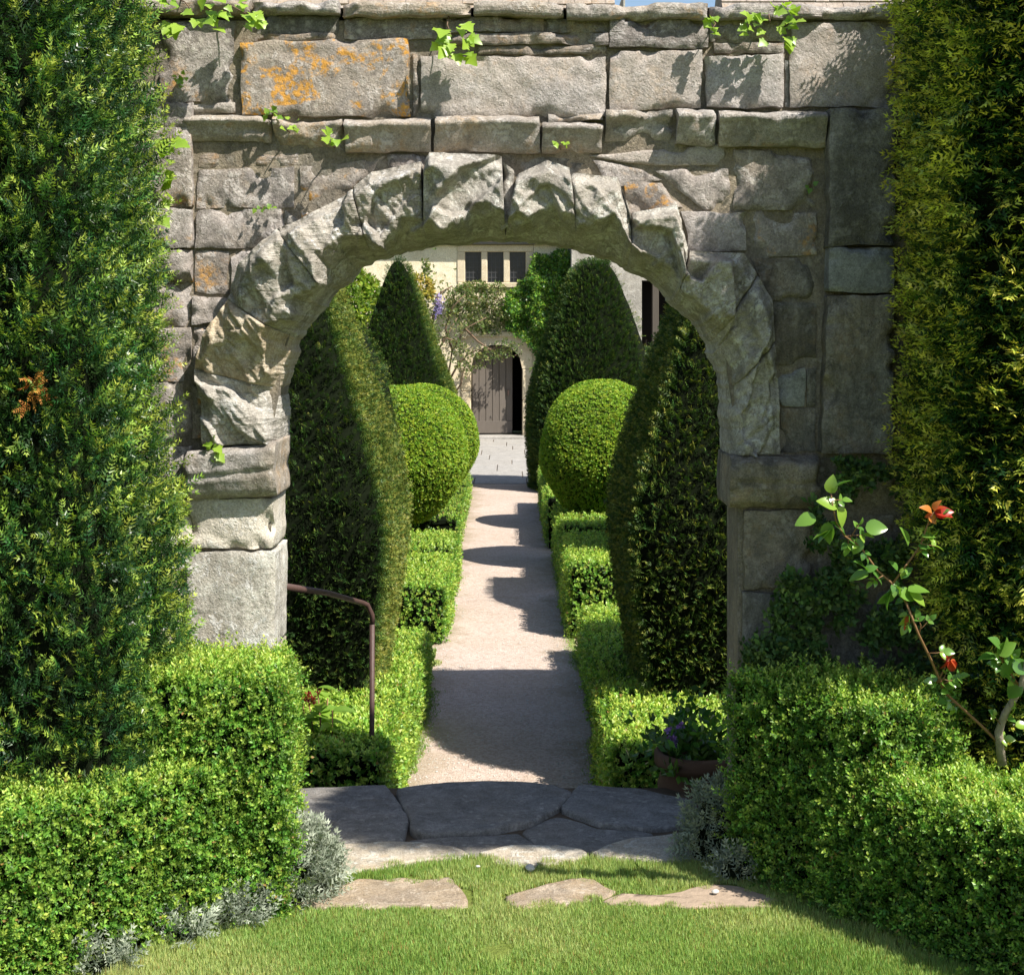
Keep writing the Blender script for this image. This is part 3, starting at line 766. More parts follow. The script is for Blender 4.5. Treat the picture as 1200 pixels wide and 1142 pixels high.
# ------------------------------------------------------------------ the garden wall
wall = empty("garden_wall", (0, WALL_Y, 0), "old stone garden wall with a rough rusticated archway, moulded course and lichen", "wall")
WB = (0, WALL_Y, 0)
INNER = [(325,520),(327,455),(344,396),(386,338),(437,301),(498,285),(592,280),(674,288),(738,309),(795,350),(835,400),(855,458),(857,533)]
def inner_px(u):
    """point on the intrados, u from 0 to 12"""
    P = np.array(INNER, float); n = len(P) - 1
    u = np.clip(np.asarray(u, float), 0, n - 1e-6); i = np.floor(u).astype(int); f = (u - i)[..., None]
    g = lambda k: P[np.clip(k, 0, n)]
    p0, p1, p2, p3 = g(i-1), g(i), g(i+1), g(i+2)
    return 0.5*((2*p1) + (-p0+p2)*f + (2*p0-5*p1+4*p2-p3)*f**2 + (-p0+3*p1-3*p2+p3)*f**3)
BACK_Y = WALL_Y + 0.27
# core of the wall: columns of mortar from the opening up to the coping
ap = inner_px(np.linspace(0, 12, 200)); ax_ = (ap[:, 0] - 597) / 350; az_ = EYE - (ap[:, 1] - 386) / 350
cols = np.concatenate([[-4.2, -2.5], np.linspace(ax_.min() - 0.06, ax_.max() + 0.06, 44), [2.5, 4.2]])
zb = np.where((cols > ax_.min() - 0.02) & (cols < ax_.max() + 0.02), np.interp(cols, ax_, az_), 0.0)
ztop = wz(24)
V = []; F = []
for i in range(len(cols) - 1):
    a, b = cols[i], cols[i+1]
    open_ = a > ax_.min() - 0.03 and b < ax_.max() + 0.03
    za = zb[i] + 0.05 if open_ else -0.9; zc = zb[i+1] + 0.05 if open_ else -0.9
    if open_:
        za = max(za, wz(520)); zc = max(zc, wz(520))
    n = len(V)
    for yy in (WALL_Y + 0.007, BACK_Y - 0.01):
        V += [(a, yy, za), (b, yy, zc), (b, yy, ztop), (a, yy, ztop)]
    F += [(n, n+1, n+2, n+3), (n+5, n+4, n+7, n+6), (n+4, n+5, n+1, n), (n+3, n+2, n+6, n+7), (n, n+3, n+7, n+4), (n+1, n+5, n+6, n+2)]
centred("wall_core", V, [F], [M['mortar']], wall, WB)

def B(x0, y0, x1, y1, p=0.02, mat='block', **k):
    global _bs
    _bs += 1
    return block(wall, WB, [(x0, y0), (x1, y0), (x1, y1), (x0, y1)], p, mat, seed=_bs, **k)
def Q(quad, p=0.02, mat='block', **k):
    global _bs
    _bs += 1
    return block(wall, WB, quad, p, mat, seed=_bs, **k)
_bs = 0
# thin course under the coping
for a in [(300,18,398,40,0.0,'shade_block'),(402,20,520,47,0.004,'thin'),(522,20,638,38,0.01,'thin'),(523,40,712,53,0.022,'thin'),(640,22,712,39,0.006,'shade_block'),
          (560,54,712,64,0.014,'thin'),(714,24,829,57,0.024,'thin'),(832,24,918,50,0.012,'block'),(836,51,918,63,0.02,'thin'),(298,40,402,49,0.016,'thin'),
          (190,-6,298,21,0.0,'shade_block'),(1050,20,1180,128,0.0,'shade_block')]:
    B(a[0], a[1], a[2], a[3], a[4], a[5], rough=0.010)
# big blocks
Q([(188,22),(276,24),(274,121),(186,120)], 0.012, 'block', rough=0.008)
Q([(282,50),(480,46),(481,138),(284,136)], 0.022, 'lichen_block', rough=0.010)
B(484, 62, 491, 136, 0.006, 'thin')
Q([(494,68),(600,64),(711,66),(709,137)][:0] or [(493,66),(711,67),(709,137),(494,137)], 0.018, 'clean_block', rough=0.014)
Q([(714,61),(822,60),(821,128),(713,131)], 0.020, 'clean_block', rough=0.012)
Q([(826,66),(917,65),(917,126),(826,128)], 0.030, 'clean_block', rough=0.012)
Q([(926,26),(1047,26),(1046,126),(925,126)], 0.016, 'clean_block', rough=0.010)
B(919, 70, 925, 126, 0.004, 'plaster')
# moulded course
def cornice_prof(top=0.028, lip=0.085, low=0.03, brk=0.0):
    def f(u, v, k):
        g = np.interp(v, [0, 0.18, 0.62, 0.78, 0.84, 1.0], [low, low + 0.012, lip - 0.02, lip, lip - 0.006, top])
        if brk > 0: g = g - brk * sst(0.45, 0.6, fbm(k * 6, 3, 31)) * sst(0.2, 0.6, v)
        return g
    return f
for (x0, y0, x1, y1, pr) in [(216,122,276,134,None),(218,136,318,166,cornice_prof(0.03,0.055,0.01,0.05)),(322,138,402,176,cornice_prof(0.03,0.075,0.02,0.02)),(405,140,506,179,cornice_prof(brk=0.012)),
                             (509,137,632,180,cornice_prof()),(635,145,706,181,cornice_prof(0.03,0.08,0.03)),(709,131,787,166,cornice_prof(0.06,0.07,0.0,0.03)),
                             (790,130,836,171,cornice_prof(0.04,0.095,0.035)),(840,132,966,173,cornice_prof(0.035,0.095,0.035))]:
    _bs += 1
    block(wall, WB, [(x0,y0),(x1,y0),(x1,y1),(x0,y1)], 0.02, 'cornice', seed=_bs, prof=pr, rough=0.008, er=0.008, name="cornice", res=0.010)
B(640, 134, 706, 143, 0.05, 'cornice', rough=0.006); 
# strip pilaster on the side of the tall yew
for y0, y1, mt in [(121,150,'lichen_block'),(151,243,'block'),(245,291,'block'),(293,332,'lichen_block'),(334,382,'clean_block'),(384,446,'block'),(448,520,'block'),(522,600,'block'),(602,690,'jamb'),(692,800,'jamb')]:
    B(140, y0, 227 if y1 < 335 else 224, y1, 0.038 if y1 < 335 else 0.012, mt, rough=0.009)
# spandrel by the pilaster
Q([(232,180),(350,180),(350,194),(232,196)], 0.0, 'thin')
Q([(232,198),(346,196),(345,244),(230,243)], 0.006, 'block')
Q([(350,196),(452,184),(440,204),(352,256)], 0.004, 'lichen_block')
Q([(452,181),(500,181),(500,200),(440,203)], 0.012, 'thin')
Q([(230,246),(330,246),(338,290),(230,292)], 0.012, 'block', rough=0.016)
Q([(333,246),(352,258),(345,268),(332,262)], 0.008, 'shade_block')
Q([(228,294),(268,294),(267,345),(228,343)], 0.006, 'block')
Q([(270,294),(318,294),(285,346),(270,346)], 0.004, 'clean_block')
Q([(226,347),(284,348),(262,378),(226,382)], 0.014, 'clean_block', rough=0.016)
Q([(228,384),(262,380),(246,452),(226,450)], 0.006, 'block')
Q([(226,452),(248,454),(252,514),(226,514)], 0.010, 'block')
# spandrel on the other side
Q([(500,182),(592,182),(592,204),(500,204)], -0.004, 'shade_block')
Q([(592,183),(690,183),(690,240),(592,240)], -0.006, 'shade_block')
Q([(690,184),(850,168),(850,194),(760,196)], 0.004, 'clean_block')
Q([(694,188),(752,197),(776,212),(716,222)], 0.008, 'block')
Q([(730,210),(778,214),(800,244),(738,252)], 0.012, 'lichen_block')
Q([(768,200),(855,197),(856,246),(824,246)], 0.010, 'lichen_block')
Q([(859,176),(955,176),(955,247),(859,247)], 0.010, 'block')
Q([(798,244),(822,248),(872,249),(873,294),(806,296)], 0.018, 'clean_block') if False else Q([(798,248),(873,249),(873,295),(806,296)], 0.018, 'clean_block')
B(876, 249, 957, 300, 0.008, 'block')
Q([(880,302),(957,302),(957,352),(904,352)], 0.006, 'shade_block')
Q([(906,354),(957,354),(957,428),(908,428)], 0.004, 'shade_block')
Q([(900,440),(944,432),(946,470),(936,500),(912,470)], 0.012, 'plaster') if False else Q([(900,438),(945,431),(943,478),(916,476)], 0.012, 'plaster', rough=0.006)
Q([(914,478),(956,478),(956,530),(914,530)], 0.006, 'shade_block')
Q([(946,431),(957,431),(957,476),(946,476)], 0.003, 'shade_block')
# hanging pilaster of long blocks
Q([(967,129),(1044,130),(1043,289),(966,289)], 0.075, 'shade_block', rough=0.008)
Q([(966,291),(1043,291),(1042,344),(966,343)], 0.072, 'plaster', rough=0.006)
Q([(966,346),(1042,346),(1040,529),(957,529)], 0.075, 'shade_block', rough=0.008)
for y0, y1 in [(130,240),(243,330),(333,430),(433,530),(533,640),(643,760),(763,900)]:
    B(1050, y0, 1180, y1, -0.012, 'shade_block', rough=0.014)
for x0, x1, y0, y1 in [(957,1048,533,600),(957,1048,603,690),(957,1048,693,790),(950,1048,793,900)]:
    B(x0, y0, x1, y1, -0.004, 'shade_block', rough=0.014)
# wall beyond the yews
for s in (-1, 1):
    for r in range(8):
        x = 1.72
        while x < 4.1:
            w = 0.35 + 0.35 * RNG.random(); a, b = s * x, s * (x + w - 0.012); a, b = min(a, b), max(a, b)
            z0 = 0.0 + r * 0.345
            _bs += 1
            block(wall, WB, [(a, z0 + 0.335), (b, z0 + 0.335), (b, z0), (a, z0)], 0.01, 'block', seed=_bs, wallpx=False, res=0.05, rough=0.015)
            x += w
    for r in range(8):
        if s < 0 and r >= 0:
            z0 = r * 0.345; _bs += 1
            block(wall, WB, [(-1.71, z0 + 0.335), (-1.31, z0 + 0.335), (-1.31, z0), (-1.71, z0)], 0.005, 'block', seed=_bs, wallpx=False, res=0.05)

# jambs and imposts
def jamb(x0, x1, y0, y1, p, mat, **k):
    return B(x0, y0, x1, y1, p, mat, depth=0.26, name="jamb_stone", **k)
jamb(220, 322, 584, 642, 0.026, 'white_jamb', rough=0.006)
jamb(220, 323, 645, 760, 0.030, 'jamb', rough=0.006)
jamb(220, 324, 763, 880, 0.026, 'jamb', rough=0.008)
jamb(220, 323, 883, 1005, 0.020, 'jamb', rough=0.010)
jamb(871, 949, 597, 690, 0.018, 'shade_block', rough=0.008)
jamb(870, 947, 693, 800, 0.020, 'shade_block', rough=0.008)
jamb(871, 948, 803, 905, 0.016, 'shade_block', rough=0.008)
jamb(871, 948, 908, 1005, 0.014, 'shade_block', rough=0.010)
def impost_prof(lip):
    def f(u, v, k): return np.interp(v, [0, 0.12, 0.4, 0.5, 0.58, 0.9, 1.0], [lip*0.45, lip*0.75, lip, lip*0.94, lip*1.08, lip*1.1, lip*0.8])
    return f
_bs += 1; block(wall, WB, [(222,528),(327,517),(326,580),(222,584)], 0, 'cornice', seed=_bs, prof=impost_prof(0.095), depth=0.26, name="impost", rough=0.010, er=0.012, res=0.008)
_bs += 1; block(wall, WB, [(852,533),(957,533),(957,594),(852,594)], 0, 'shade_block', seed=_bs, prof=impost_prof(0.085), depth=0.26, name="impost", rough=0.008, er=0.02, res=0.009)

# arch stones: every one its own faceted, bulging lump
OUT = [
 ([(240,520),(240,470),(232,432)], 'voussoir_layered', dict(P=0.07, vb=0.30, a=0.1)),
 ([(232,432),(244,392),(272,352)], 'broken', dict(P=0.10, vb=0.28, a=0.18)),
 ([(272,352),(284,312),(330,270)], 'voussoir_layered', dict(P=0.15, vb=0.24, a=0.28)),
 ([(330,270),(352,262),(418,226)], 'voussoir_layered', dict(P=0.17, vb=0.24, a=0.26)),
 ([(418,224),(440,206),(496,194)], 'voussoir_layered', dict(P=0.16, vb=0.26, a=0.24)),
 ([(500,194),(506,184),(588,186)], 'voussoir', dict(P=0.17, vb=0.30, a=0.26)),
 ([(606,208),(640,192),(666,200)], 'voussoir', dict(P=0.13, vb=0.26, a=0.20)),
 ([(668,206),(722,210),(736,251)], 'voussoir', dict(P=0.12, vb=0.28, a=0.26)),
 ([(738,252),(790,242),(804,294)], 'voussoir', dict(P=0.12, vb=0.24, a=0.24)),
 ([(806,295),(868,298),(884,322)], 'voussoir', dict(P=0.10, vb=0.26, a=0.22)),
 ([(884,324),(900,352),(904,400)], 'voussoir', dict(P=0.09, vb=0.30, a=0.18)),
 ([(904,402),(910,450),(912,532)], 'voussoir', dict(P=0.07, vb=0.32, a=0.12)),
]
LIP = np.array([(0,.10),(.3,.10),(.6,.30),(1.0,.25),(1.3,.12),(1.7,.30),(2.0,.35),(2.25,.04),(2.6,.25),(3.1,.05),(3.3,.45),(3.8,.42),(4.1,.12),(4.25,.03),(4.65,.36),(5.0,.22),(5.25,.10),(5.6,.45),(5.95,.34),(6.1,.12),(6.25,.22),(6.5,.40),(6.8,.40),(7.1,.30),(7.45,.48),(7.8,.46),(8.0,.36),(8.35,.20),(8.7,.32),(9.0,.22),(9.3,.18),(9.6,.10),(10.0,.32),(10.5,.36),(11.0,.30),(11.5,.32),(12.0,.2)])
PROUD = np.array([(0,.05),(1,.08),(2,.14),(3,.165),(4,.165),(5,.165),(6,.14),(7,.13),(8,.13),(9,.12),(10,.09),(11,.07),(12,.05)])
def voussoir(i, outer, mat, P, vb, a):
    flute = 0.055 if mat in ('voussoir_layered', 'broken') else 0.03
    rg = np.random.default_rng(100 + i)
    outer = np.array(outer, float); nu = 56; nv = 52
    u, v = np.meshgrid(np.linspace(-0.002, 1.002, nu + 1), np.linspace(0, 1, nv + 1))
    inn = inner_px(i + u)
    rag = np.stack([i + u, u * 0, u * 0], -1)
    rd = norm(inn - np.array([592.0, 470.0])); inn = inn + rd * (((fbm(rag * 3.1, 4, 81, 0.6) - 0.5) * 16 - 1.0) * np.clip(np.minimum(i + u, 12 - i - u) * 2, 0, 1))[..., None]
    d = np.concatenate([[0], np.cumsum(np.linalg.norm(np.diff(outer, axis=0), axis=1))]); d /= d[-1]
    ux = np.linspace(0, 1, nu + 1)[None].repeat(nv + 1, 0)
    out = np.stack([np.interp(ux, d, outer[:, 0]), np.interp(ux, d, outer[:, 1])], -1)
    px = inn * (1 - v[..., None]) + out * v[..., None]
    X = wx(px[..., 0]); Z = wz(px[..., 1])
    k = np.stack([X, np.full_like(X, i * 4.3), Z], -1)
    U = i + u
    big = fbm(k * 5, 3, 41); fin = fbm(k * 30, 4, 42)
    kk_ = np.stack([X, np.zeros_like(X), Z], -1)
    edge = np.interp(U + (fbm(kk_ * 9, 3, 48) - 0.5) * 0.25, LIP[:, 0], LIP[:, 1]) + (fbm(kk_ * 26, 4, 47) - 0.5) * 0.16
    edge = np.clip(edge, 0.03, 0.7)
    Pm = np.interp(U, PROUD[:, 0], PROUD[:, 1])
    low = np.clip(v / edge, 0, 1)
    # broken faces: cells of tilted planes with sharp steps between them
    sx, sr = U * 0.205, v * 0.28
    ca, sa = (0.8, 0.6) if i < 6 else (0.75, -0.66)
    p1 = (sx * ca - sr * sa) + (fbm(kk_ * 12, 2, 51) - 0.5) * 0.05; p2 = (sx * sa + sr * ca) + (fbm(kk_ * 12, 2, 52) - 0.5) * 0.05
    facet = 0.0
    for cw, ch, amp, tl, sd in ((0.10, 0.19, 0.042, 0.45, 0), (0.05, 0.12, 0.008, 0.2, 7)):
        best = np.full(X.shape, 1e9); hgt = np.zeros_like(X)
        gi, gj = np.floor(p1 / cw).astype(int), np.floor(p2 / ch).astype(int)
        for a_ in (-1, 0, 1):
            for b_ in (-1, 0, 1):
                I, J = gi + a_, gj + b_; Zs = np.zeros_like(I)
                cx = (I + 0.15 + 0.7 * _hash(I, J, Zs, 61 + sd)) * cw; cy = (J + 0.15 + 0.7 * _hash(I, J, Zs, 62 + sd)) * ch
                d2 = ((p1 - cx) / cw) ** 2 + ((p2 - cy) / ch) ** 2
                hh = (_hash(I, J, Zs, 63 + sd) - 0.5) * 2 * amp + (_hash(I, J, Zs, 64 + sd) - 0.5) * 2 * tl * (p1 - cx) + (_hash(I, J, Zs, 65 + sd) - 0.5) * tl * (p2 - cy)
                m_ = d2 < best; best = np.where(m_, d2, best); hgt = np.where(m_, hh, hgt)
        for _ in range(2):
            g_ = np.pad(hgt, 1, mode='edge'); hgt = (g_[:-2, 1:-1] + g_[2:, 1:-1] + g_[1:-1, :-2] + g_[1:-1, 2:] + 2 * g_[1:-1, 1:-1]) / 6
        facet = facet + hgt
    top = 1 - 0.45 * sst(0.8, 1.0, v)
    crack = 1 - sst(0, 0.022, np.minimum(u, 1 - u) + (fin - 0.5) * 0.02)
    body = np.maximum(0.02, Pm * 1.15 * (0.75 + 0.5 * big) + facet * (0.6 + 3.0 * Pm))
    pr = body * low * top + 0.012 * v - 0.012 * crack * low
    pr += (fin - 0.5) * 0.022 * sst(0.0, 0.3, v)
    dx, dz = (0.62, -0.78) if i < 6 else (0.8, 0.6)
    fl = np.stack([(X * dx + Z * dz) * 6, np.full_like(X, 2.1), (X * dz - Z * dx) * 26], -1)
    pr += (np.abs(fbm(fl, 4, 46) - 0.5) - 0.1) * flute * low
    pr -= 0.045 * (1 - low)
    Y = WALL_Y - pr
    return piece(np.stack([X, Y, Z], -1), BACK_Y, "arch_stone", M[mat], wall, WB, nv)
for i, (o_, mt, kw) in enumerate(OUT): voussoir(i, o_, mt, **kw)
# keystone's thin fin
Q([(590,190),(602,200),(604,262),(588,272)], 0.06, 'voussoir', depth=0.2, rough=0.014)
# coping slabs
for (x0, x1, y0, y1) in [(120,296,2,18),(298,400,4,18),(403,552,7,22),(555,660,6,21),(662,829,8,24),(832,1048,8,24),(1050,1240,8,24)]:
    _bs += 1
    o = block(wall, WB, [(x0,y0),(x1,y0),(x1,y1),(x0,y1)], 0.06, 'coping', seed=_bs, depth=BACK_Y - WALL_Y + 0.05, rough=0.010, er=0.010, name="coping", res=0.010, gap=0.002)
mb = MB(); mb.bbox((-2.6, WALL_Y + 0.02, wz(8.5)), (2.6, BACK_Y + 0.02, wz(7.5)), 0.001); mb.build("coping_top", M['coping'], wall, WB)

# ------------------------------------------------------------------ the house
house = empty("house", (hx(580), HY, LOW), "cream stone house with a mullioned window over an arched doorway", "house")
HB = (hx(580), HY, LOW)
EAVE = hz(284)
DX0, DX1, DTOP, DSPR = hx(552), hx(612), hz(404), hz(432)
WINX = (hx(545), hx(616)); WINZ = (hz(331), hz(295))
def door_arch(x):
    s = np.clip((x - DX0) / (DX1 - DX0), 0, 1); m = abs(2 * s - 1)
    return DSPR + (DTOP - DSPR) * np.sqrt(np.maximum(0, 1 - m ** 2.3))
SURX0, SURX1, SURTOP = hx(540), hx(624), hz(392)
mb = MB()
mb.box((-14, HY, LOW - 0.3), (SURX0, HY + 0.5, WINZ[0]))
mb.box((SURX1, HY, LOW - 0.3), (hx(668), HY + 0.5, WINZ[0]))
mb.box((SURX0, HY, SURTOP), (SURX1, HY + 0.5, WINZ[0]))
mb.box((-14, HY, WINZ[0]), (WINX[0], HY + 0.5, WINZ[1])); mb.box((WINX[1], HY, WINZ[0]), (hx(668), HY + 0.5, WINZ[1]))
mb.box((-14, HY, WINZ[1]), (hx(668), HY + 0.5, EAVE + 0.1))
mb.build("wall", M['cream'], house, HB)
# other wing, standing forward
mb = MB(); wy = HY - 0.9; ox0, ox1, oz0, oz1 = hx(748), hx(800), LOW, hz(330)
mb.box((hx(668), wy, LOW - 0.3), (ox0, HY + 0.5, EAVE + 1.2)); mb.box((ox1, wy, LOW - 0.3), (12, HY + 0.5, EAVE + 1.2))
mb.box((ox0, wy, oz1), (ox1, HY + 0.5, EAVE + 1.2)); o = mb.build("wing_wall", M['render'], house, HB)
mb = MB(); mb.box((ox0 + 0.01, HY - 0.2, LOW), (ox1 - 0.01, HY - 0.1, oz1)); mb.build("porch_back", M['dark_in'], house, HB)
for px in (764, 784):
    mb = MB(); mb.bbox((hx(px) - 0.07, wy + 0.05, LOW), (hx(px) + 0.07, wy + 0.19, oz1), 0.01); mb.build("porch_post", M['post'], house, HB)
# doorway surround in dressed stones
mb = MB(); mb.bbox((SURX0 + 0.003, HY - 0.05, LOW - 0.1), (DX0, HY + 0.3, DSPR - 0.5), 0.02); mb.build("surround_stone", M['dressed'], house, HB)
mb = MB(); mb.bbox((SURX0 + 0.003, HY - 0.048, DSPR - 0.494), (DX0, HY + 0.3, DSPR), 0.02); mb.build("surround_stone", M['dressed'], house, HB)
mb = MB(); mb.bbox((DX1, HY - 0.05, LOW - 0.1), (SURX1 - 0.003, HY + 0.3, DSPR - 0.7), 0.02); mb.build("surround_stone", M['dressed'], house, HB)
mb = MB(); mb.bbox((DX1, HY - 0.048, DSPR - 0.694), (SURX1 - 0.003, HY + 0.3, DSPR), 0.02); mb.build("surround_stone", M['dressed'], house, HB)
xs = np.linspace(DX0, DX1, 25)
mb = MB()
for a, b in zip(xs[:-1], xs[1:]):
    za, zb_ = door_arch(a), door_arch(b)
    V = [(a, HY - 0.045, za), (b, HY - 0.045, zb_), (b, HY - 0.045, SURTOP), (a, HY - 0.045, SURTOP), (a, HY + 0.3, za), (b, HY + 0.3, zb_), (b, HY + 0.3, SURTOP), (a, HY + 0.3, SURTOP)]
    mb.add(V, [(0,1,2,3),(5,4,7,6),(4,5,1,0),(3,2,6,7)])
mb.box((SURX0 + 0.003, HY - 0.045, DSPR + 0.004), (DX0, HY + 0.3, SURTOP)); mb.box((DX1, HY - 0.045, DSPR + 0.004), (SURX1 - 0.003, HY + 0.3, SURTOP))
mb.build("door_arch", M['dressed'], house, HB)
mb = MB(); mb.box((DX0 - 0.1, HY - 0.12, hz(396)), (SURX0 + 0.02, HY + 0.02, hz(391))); mb.box((SURX0 + 0.02, HY - 0.11, hz(394)), (SURX1, HY - 0.046, hz(389)))
mb.build("drip_mould", M['dressed'], house, HB)
mb = MB(); mb.box((DX0 - 0.3, HY + 2.4, LOW), (DX1 + 0.3, HY + 2.5, DTOP + 0.2)); mb.box((DX0 - 0.31, HY + 0.51, LOW), (DX0 - 0.3, HY + 2.4, DTOP + 0.2)); mb.box((DX1 + 0.3, HY + 0.51, LOW), (DX1 + 0.31, HY + 2.4, DTOP + 0.2)); mb.box((DX0 - 0.3, HY + 0.51, DTOP + 0.2), (DX1 + 0.3, HY + 2.5, DTOP + 0.21))
mb.build("hall", M['dark_in'], house, HB)
mb = MB(); mb.bbox((DX0 - 0.12, HY - 0.35, LOW - 0.1), (DX1 + 0.12, HY + 0.3, LOW + 0.06), 0.02); mb.build("door_step", M['paving'], house, HB)
# the door leaf: planks, a little ajar
dr = empty("door", (0, 0, 0)); dr.parent = house; dr.location = (DX0 + 0.02 - HB[0], HY + 0.2 - HB[1], 0.06)
pw = 0.151
for k in range(6):
    x0 = k * pw; xm = DX0 + 0.02 + x0 + pw / 2
    zt = float(door_arch(xm)) - LOW - 0.08
    mb = MB(); mb.bbox((x0 + 0.004, 0, 0.04), (x0 + pw - 0.004, 0.045, zt), 0.006)
    o = mb.build("plank", M['door'], dr)
mb = MB(); mb.bbox((0.01, -0.02, 0.03), (6 * pw - 0.01, -0.001, 0.30), 0.006); mb.build("kick_board", M['door'], dr)
mb = MB(); mb.tube([(0.8, -0.02, 1.0), (0.8, -0.05, 1.0), (0.8, -0.05, 0.88), (0.8, -0.02, 0.88)], 0.012); mb.build("handle", M['iron'], dr)
dr.rotation_euler = (0, 0, math.radians(6))
# window of three lights
wn_ = empty("window", (0, 0, 0)); wn_.parent = house; wn_.location = (WINX[0] - HB[0], 0, WINZ[0] - LOW)
ww, wh = WINX[1] - WINX[0], WINZ[1] - WINZ[0]
def wpart(nm, a, b, mt='dressed'):
    mb = MB(); mb.bbox(a, b, 0.015) if mt == 'dressed' else mb.box(a, b); return mb.build(nm, M[mt], wn_)
fr = 0.07
wpart("sill", (-0.16, -0.07, -0.12), (ww + 0.16, 0.2, 0.0)); wpart("lintel", (-0.18, -0.03, wh), (ww + 0.18, 0.2, wh + 0.16))
wpart("jamb", (-0.18, -0.025, 0.0), (0.0, 0.2, wh)); wpart("jamb", (ww, -0.025, 0.0), (ww + 0.18, 0.2, wh))
lw_ = (ww - 2 * 0.14) / 3
for k in (1, 2): wpart("mullion", (k * lw_ + (k-1) * 0.14, -0.02, 0.0), (k * lw_ + k * 0.14, 0.2, wh))
for k in range(3):
    x0 = k * (lw_ + 0.14)
    wpart("pane", (x0, 0.13, 0), (x0 + lw_, 0.14, wh), 'glass')
    mb = MB()
    for q in range(1, 4): mb.box((x0 + q * lw_ / 4 - 0.007, 0.118, 0.0), (x0 + q * lw_ / 4 + 0.007, 0.128, wh))
    for q in range(1, 6): mb.box((x0, 0.114, q * wh / 6 - 0.007), (x0 + lw_, 0.1175, q * wh / 6 + 0.007))
    mb.box((x0, 0.10, 0), (x0 + 0.02, 0.127, wh)); mb.box((x0 + lw_ - 0.02, 0.10, 0), (x0 + lw_, 0.127, wh))
    mb.build("lattice", M['lead'], wn_)
mb = MB(); mb.box((WINX[0] - 0.3, HY + 0.6, WINZ[0] - 0.3), (WINX[1] + 0.3, HY + 0.62, WINZ[1] + 0.3)); mb.build("room_behind", M['dark_in'], house, HB)
mb = MB(); mb.tube([(hx(500), HY - 0.14, EAVE), (hx(667), HY - 0.14, EAVE)], 0.055); mb.tube([(-13, HY - 0.14, EAVE), (hx(500) - 0.01, HY - 0.14, EAVE)], 0.055); mb.build("gutter", M['gutter'], house, HB, smooth=True)
mb = MB(); mb.tube([(hx(667), HY - 0.14, EAVE), (hx(667), HY - 0.12, EAVE - 0.25), (hx(663), HY - 0.06, EAVE - 0.5), (hx(663), HY - 0.06, LOW)], 0.04); mb.build("downpipe", M['gutter'], house, HB, smooth=True)
# roofs in courses of stone tiles
def roof(x0, x1, y0, z0, y1, z1, n):
    mb = MB()
    for k in range(n):
        a, b = k / n, (k + 1.35) / n
        ya, za, yb, zb2 = y0 + (y1-y0)*a, z0 + (z1-z0)*a, y0 + (y1-y0)*min(b, 1), z0 + (z1-z0)*min(b, 1)
        x = x0
        while x < x1:
            w = min(0.3 + 0.35 * RNG.random(), x1 - x + 0.001); j = RNG.uniform(-0.015, 0.015)
            mb.add([(x+.006, ya - 0.05, za + 0.03 + j), (x+w-.006, ya - 0.05, za + 0.03 + j), (x+w-.006, yb, zb2), (x+.006, yb, zb2), (x+.006, ya, za), (x+w-.006, ya, za)], [(0,1,2,3),(4,5,1,0)])
            x += w
    for yy in (0,): pass
    mb.add([(x0, y0 + 0.02, z0 - 0.03), (x1, y0 + 0.02, z0 - 0.03), (x1, y1, z1 - 0.03), (x0, y1, z1 - 0.03), (x0, 2*y1 - y0, z0), (x1, 2*y1 - y0, z0)], [(0,1,2,3),(3,2,5,4)])
    mb.add([(x0, y0 + 0.02, z0 - 0.03), (x0, y1, z1 - 0.03), (x0, 2*y1-y0, z0), (x0, 2*y1-y0, z0)][:3] + [(x0, y1, z0)], [(0,1,2,3)])
    o = mb.build("roof", M['roof'], house, HB); return o
roof(-14, 2.6, HY - 0.2, EAVE, HY + 4.6, hz(-26) + 1.3, 26)
roof(2.62, 5.1, HY - 1.1, EAVE + 1.2, HY + 3.4, 9.56, 20)
roof(5.12, 12, HY - 1.1, EAVE + 1.2, HY + 3.8, 10.4, 22)
mb = MB(); mb.box((2.56, HY + 0.5, EAVE), (2.6, HY + 6.5, 9.3)); mb.build("gable", M['render'], house, HB)
mb = MB(); mb.bbox((-0.6, HY + 4.1, 10.2), (-0.1, HY + 4.6, 12.4), 0.02); mb.build("chimney", M['render'], house, HB)

# ------------------------------------------------------------------ tall yews in front of the wall
YG = "tall yews in front of the wall"
front = lambda C, N: np.where(N[:, 1] < 0.5, 1.0, 0.12)
def near_view(C, N):
    """grow thicker where the picture looks"""
    px = C[:, 0] / C[:, 1] * 1800 + 597
    return np.where((px > -120) & (px < 1320), 1.0, 0.2) * np.where(N[:, 1] > 0.6, 0.1, 1.0)
sf = rbox((-1.945, 4.77, 1.42), (0.79, 0.36, 1.62), 0.16, 0.09, math.radians(-6))
sf[0][:, 0] -= np.interp(sf[0][:, 2], [0.2, 0.9, 1.3, 2.6], [-0.13, -0.07, -0.01, 0.06]) * (sf[0][:, 0] > -1.9)
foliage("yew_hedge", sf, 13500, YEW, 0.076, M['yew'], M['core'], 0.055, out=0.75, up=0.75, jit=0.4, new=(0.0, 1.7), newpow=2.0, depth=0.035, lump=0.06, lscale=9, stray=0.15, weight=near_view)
tag(bpy.data.objects["yew_hedge"], "tall dark green yew with yellowish shoot tips at the sunlit side of the archway", "yew", YG)
V, T = rbox((2.12, 4.84, 1.46), (0.78, 0.26, 1.50), 0.14, 0.09, math.radians(2))
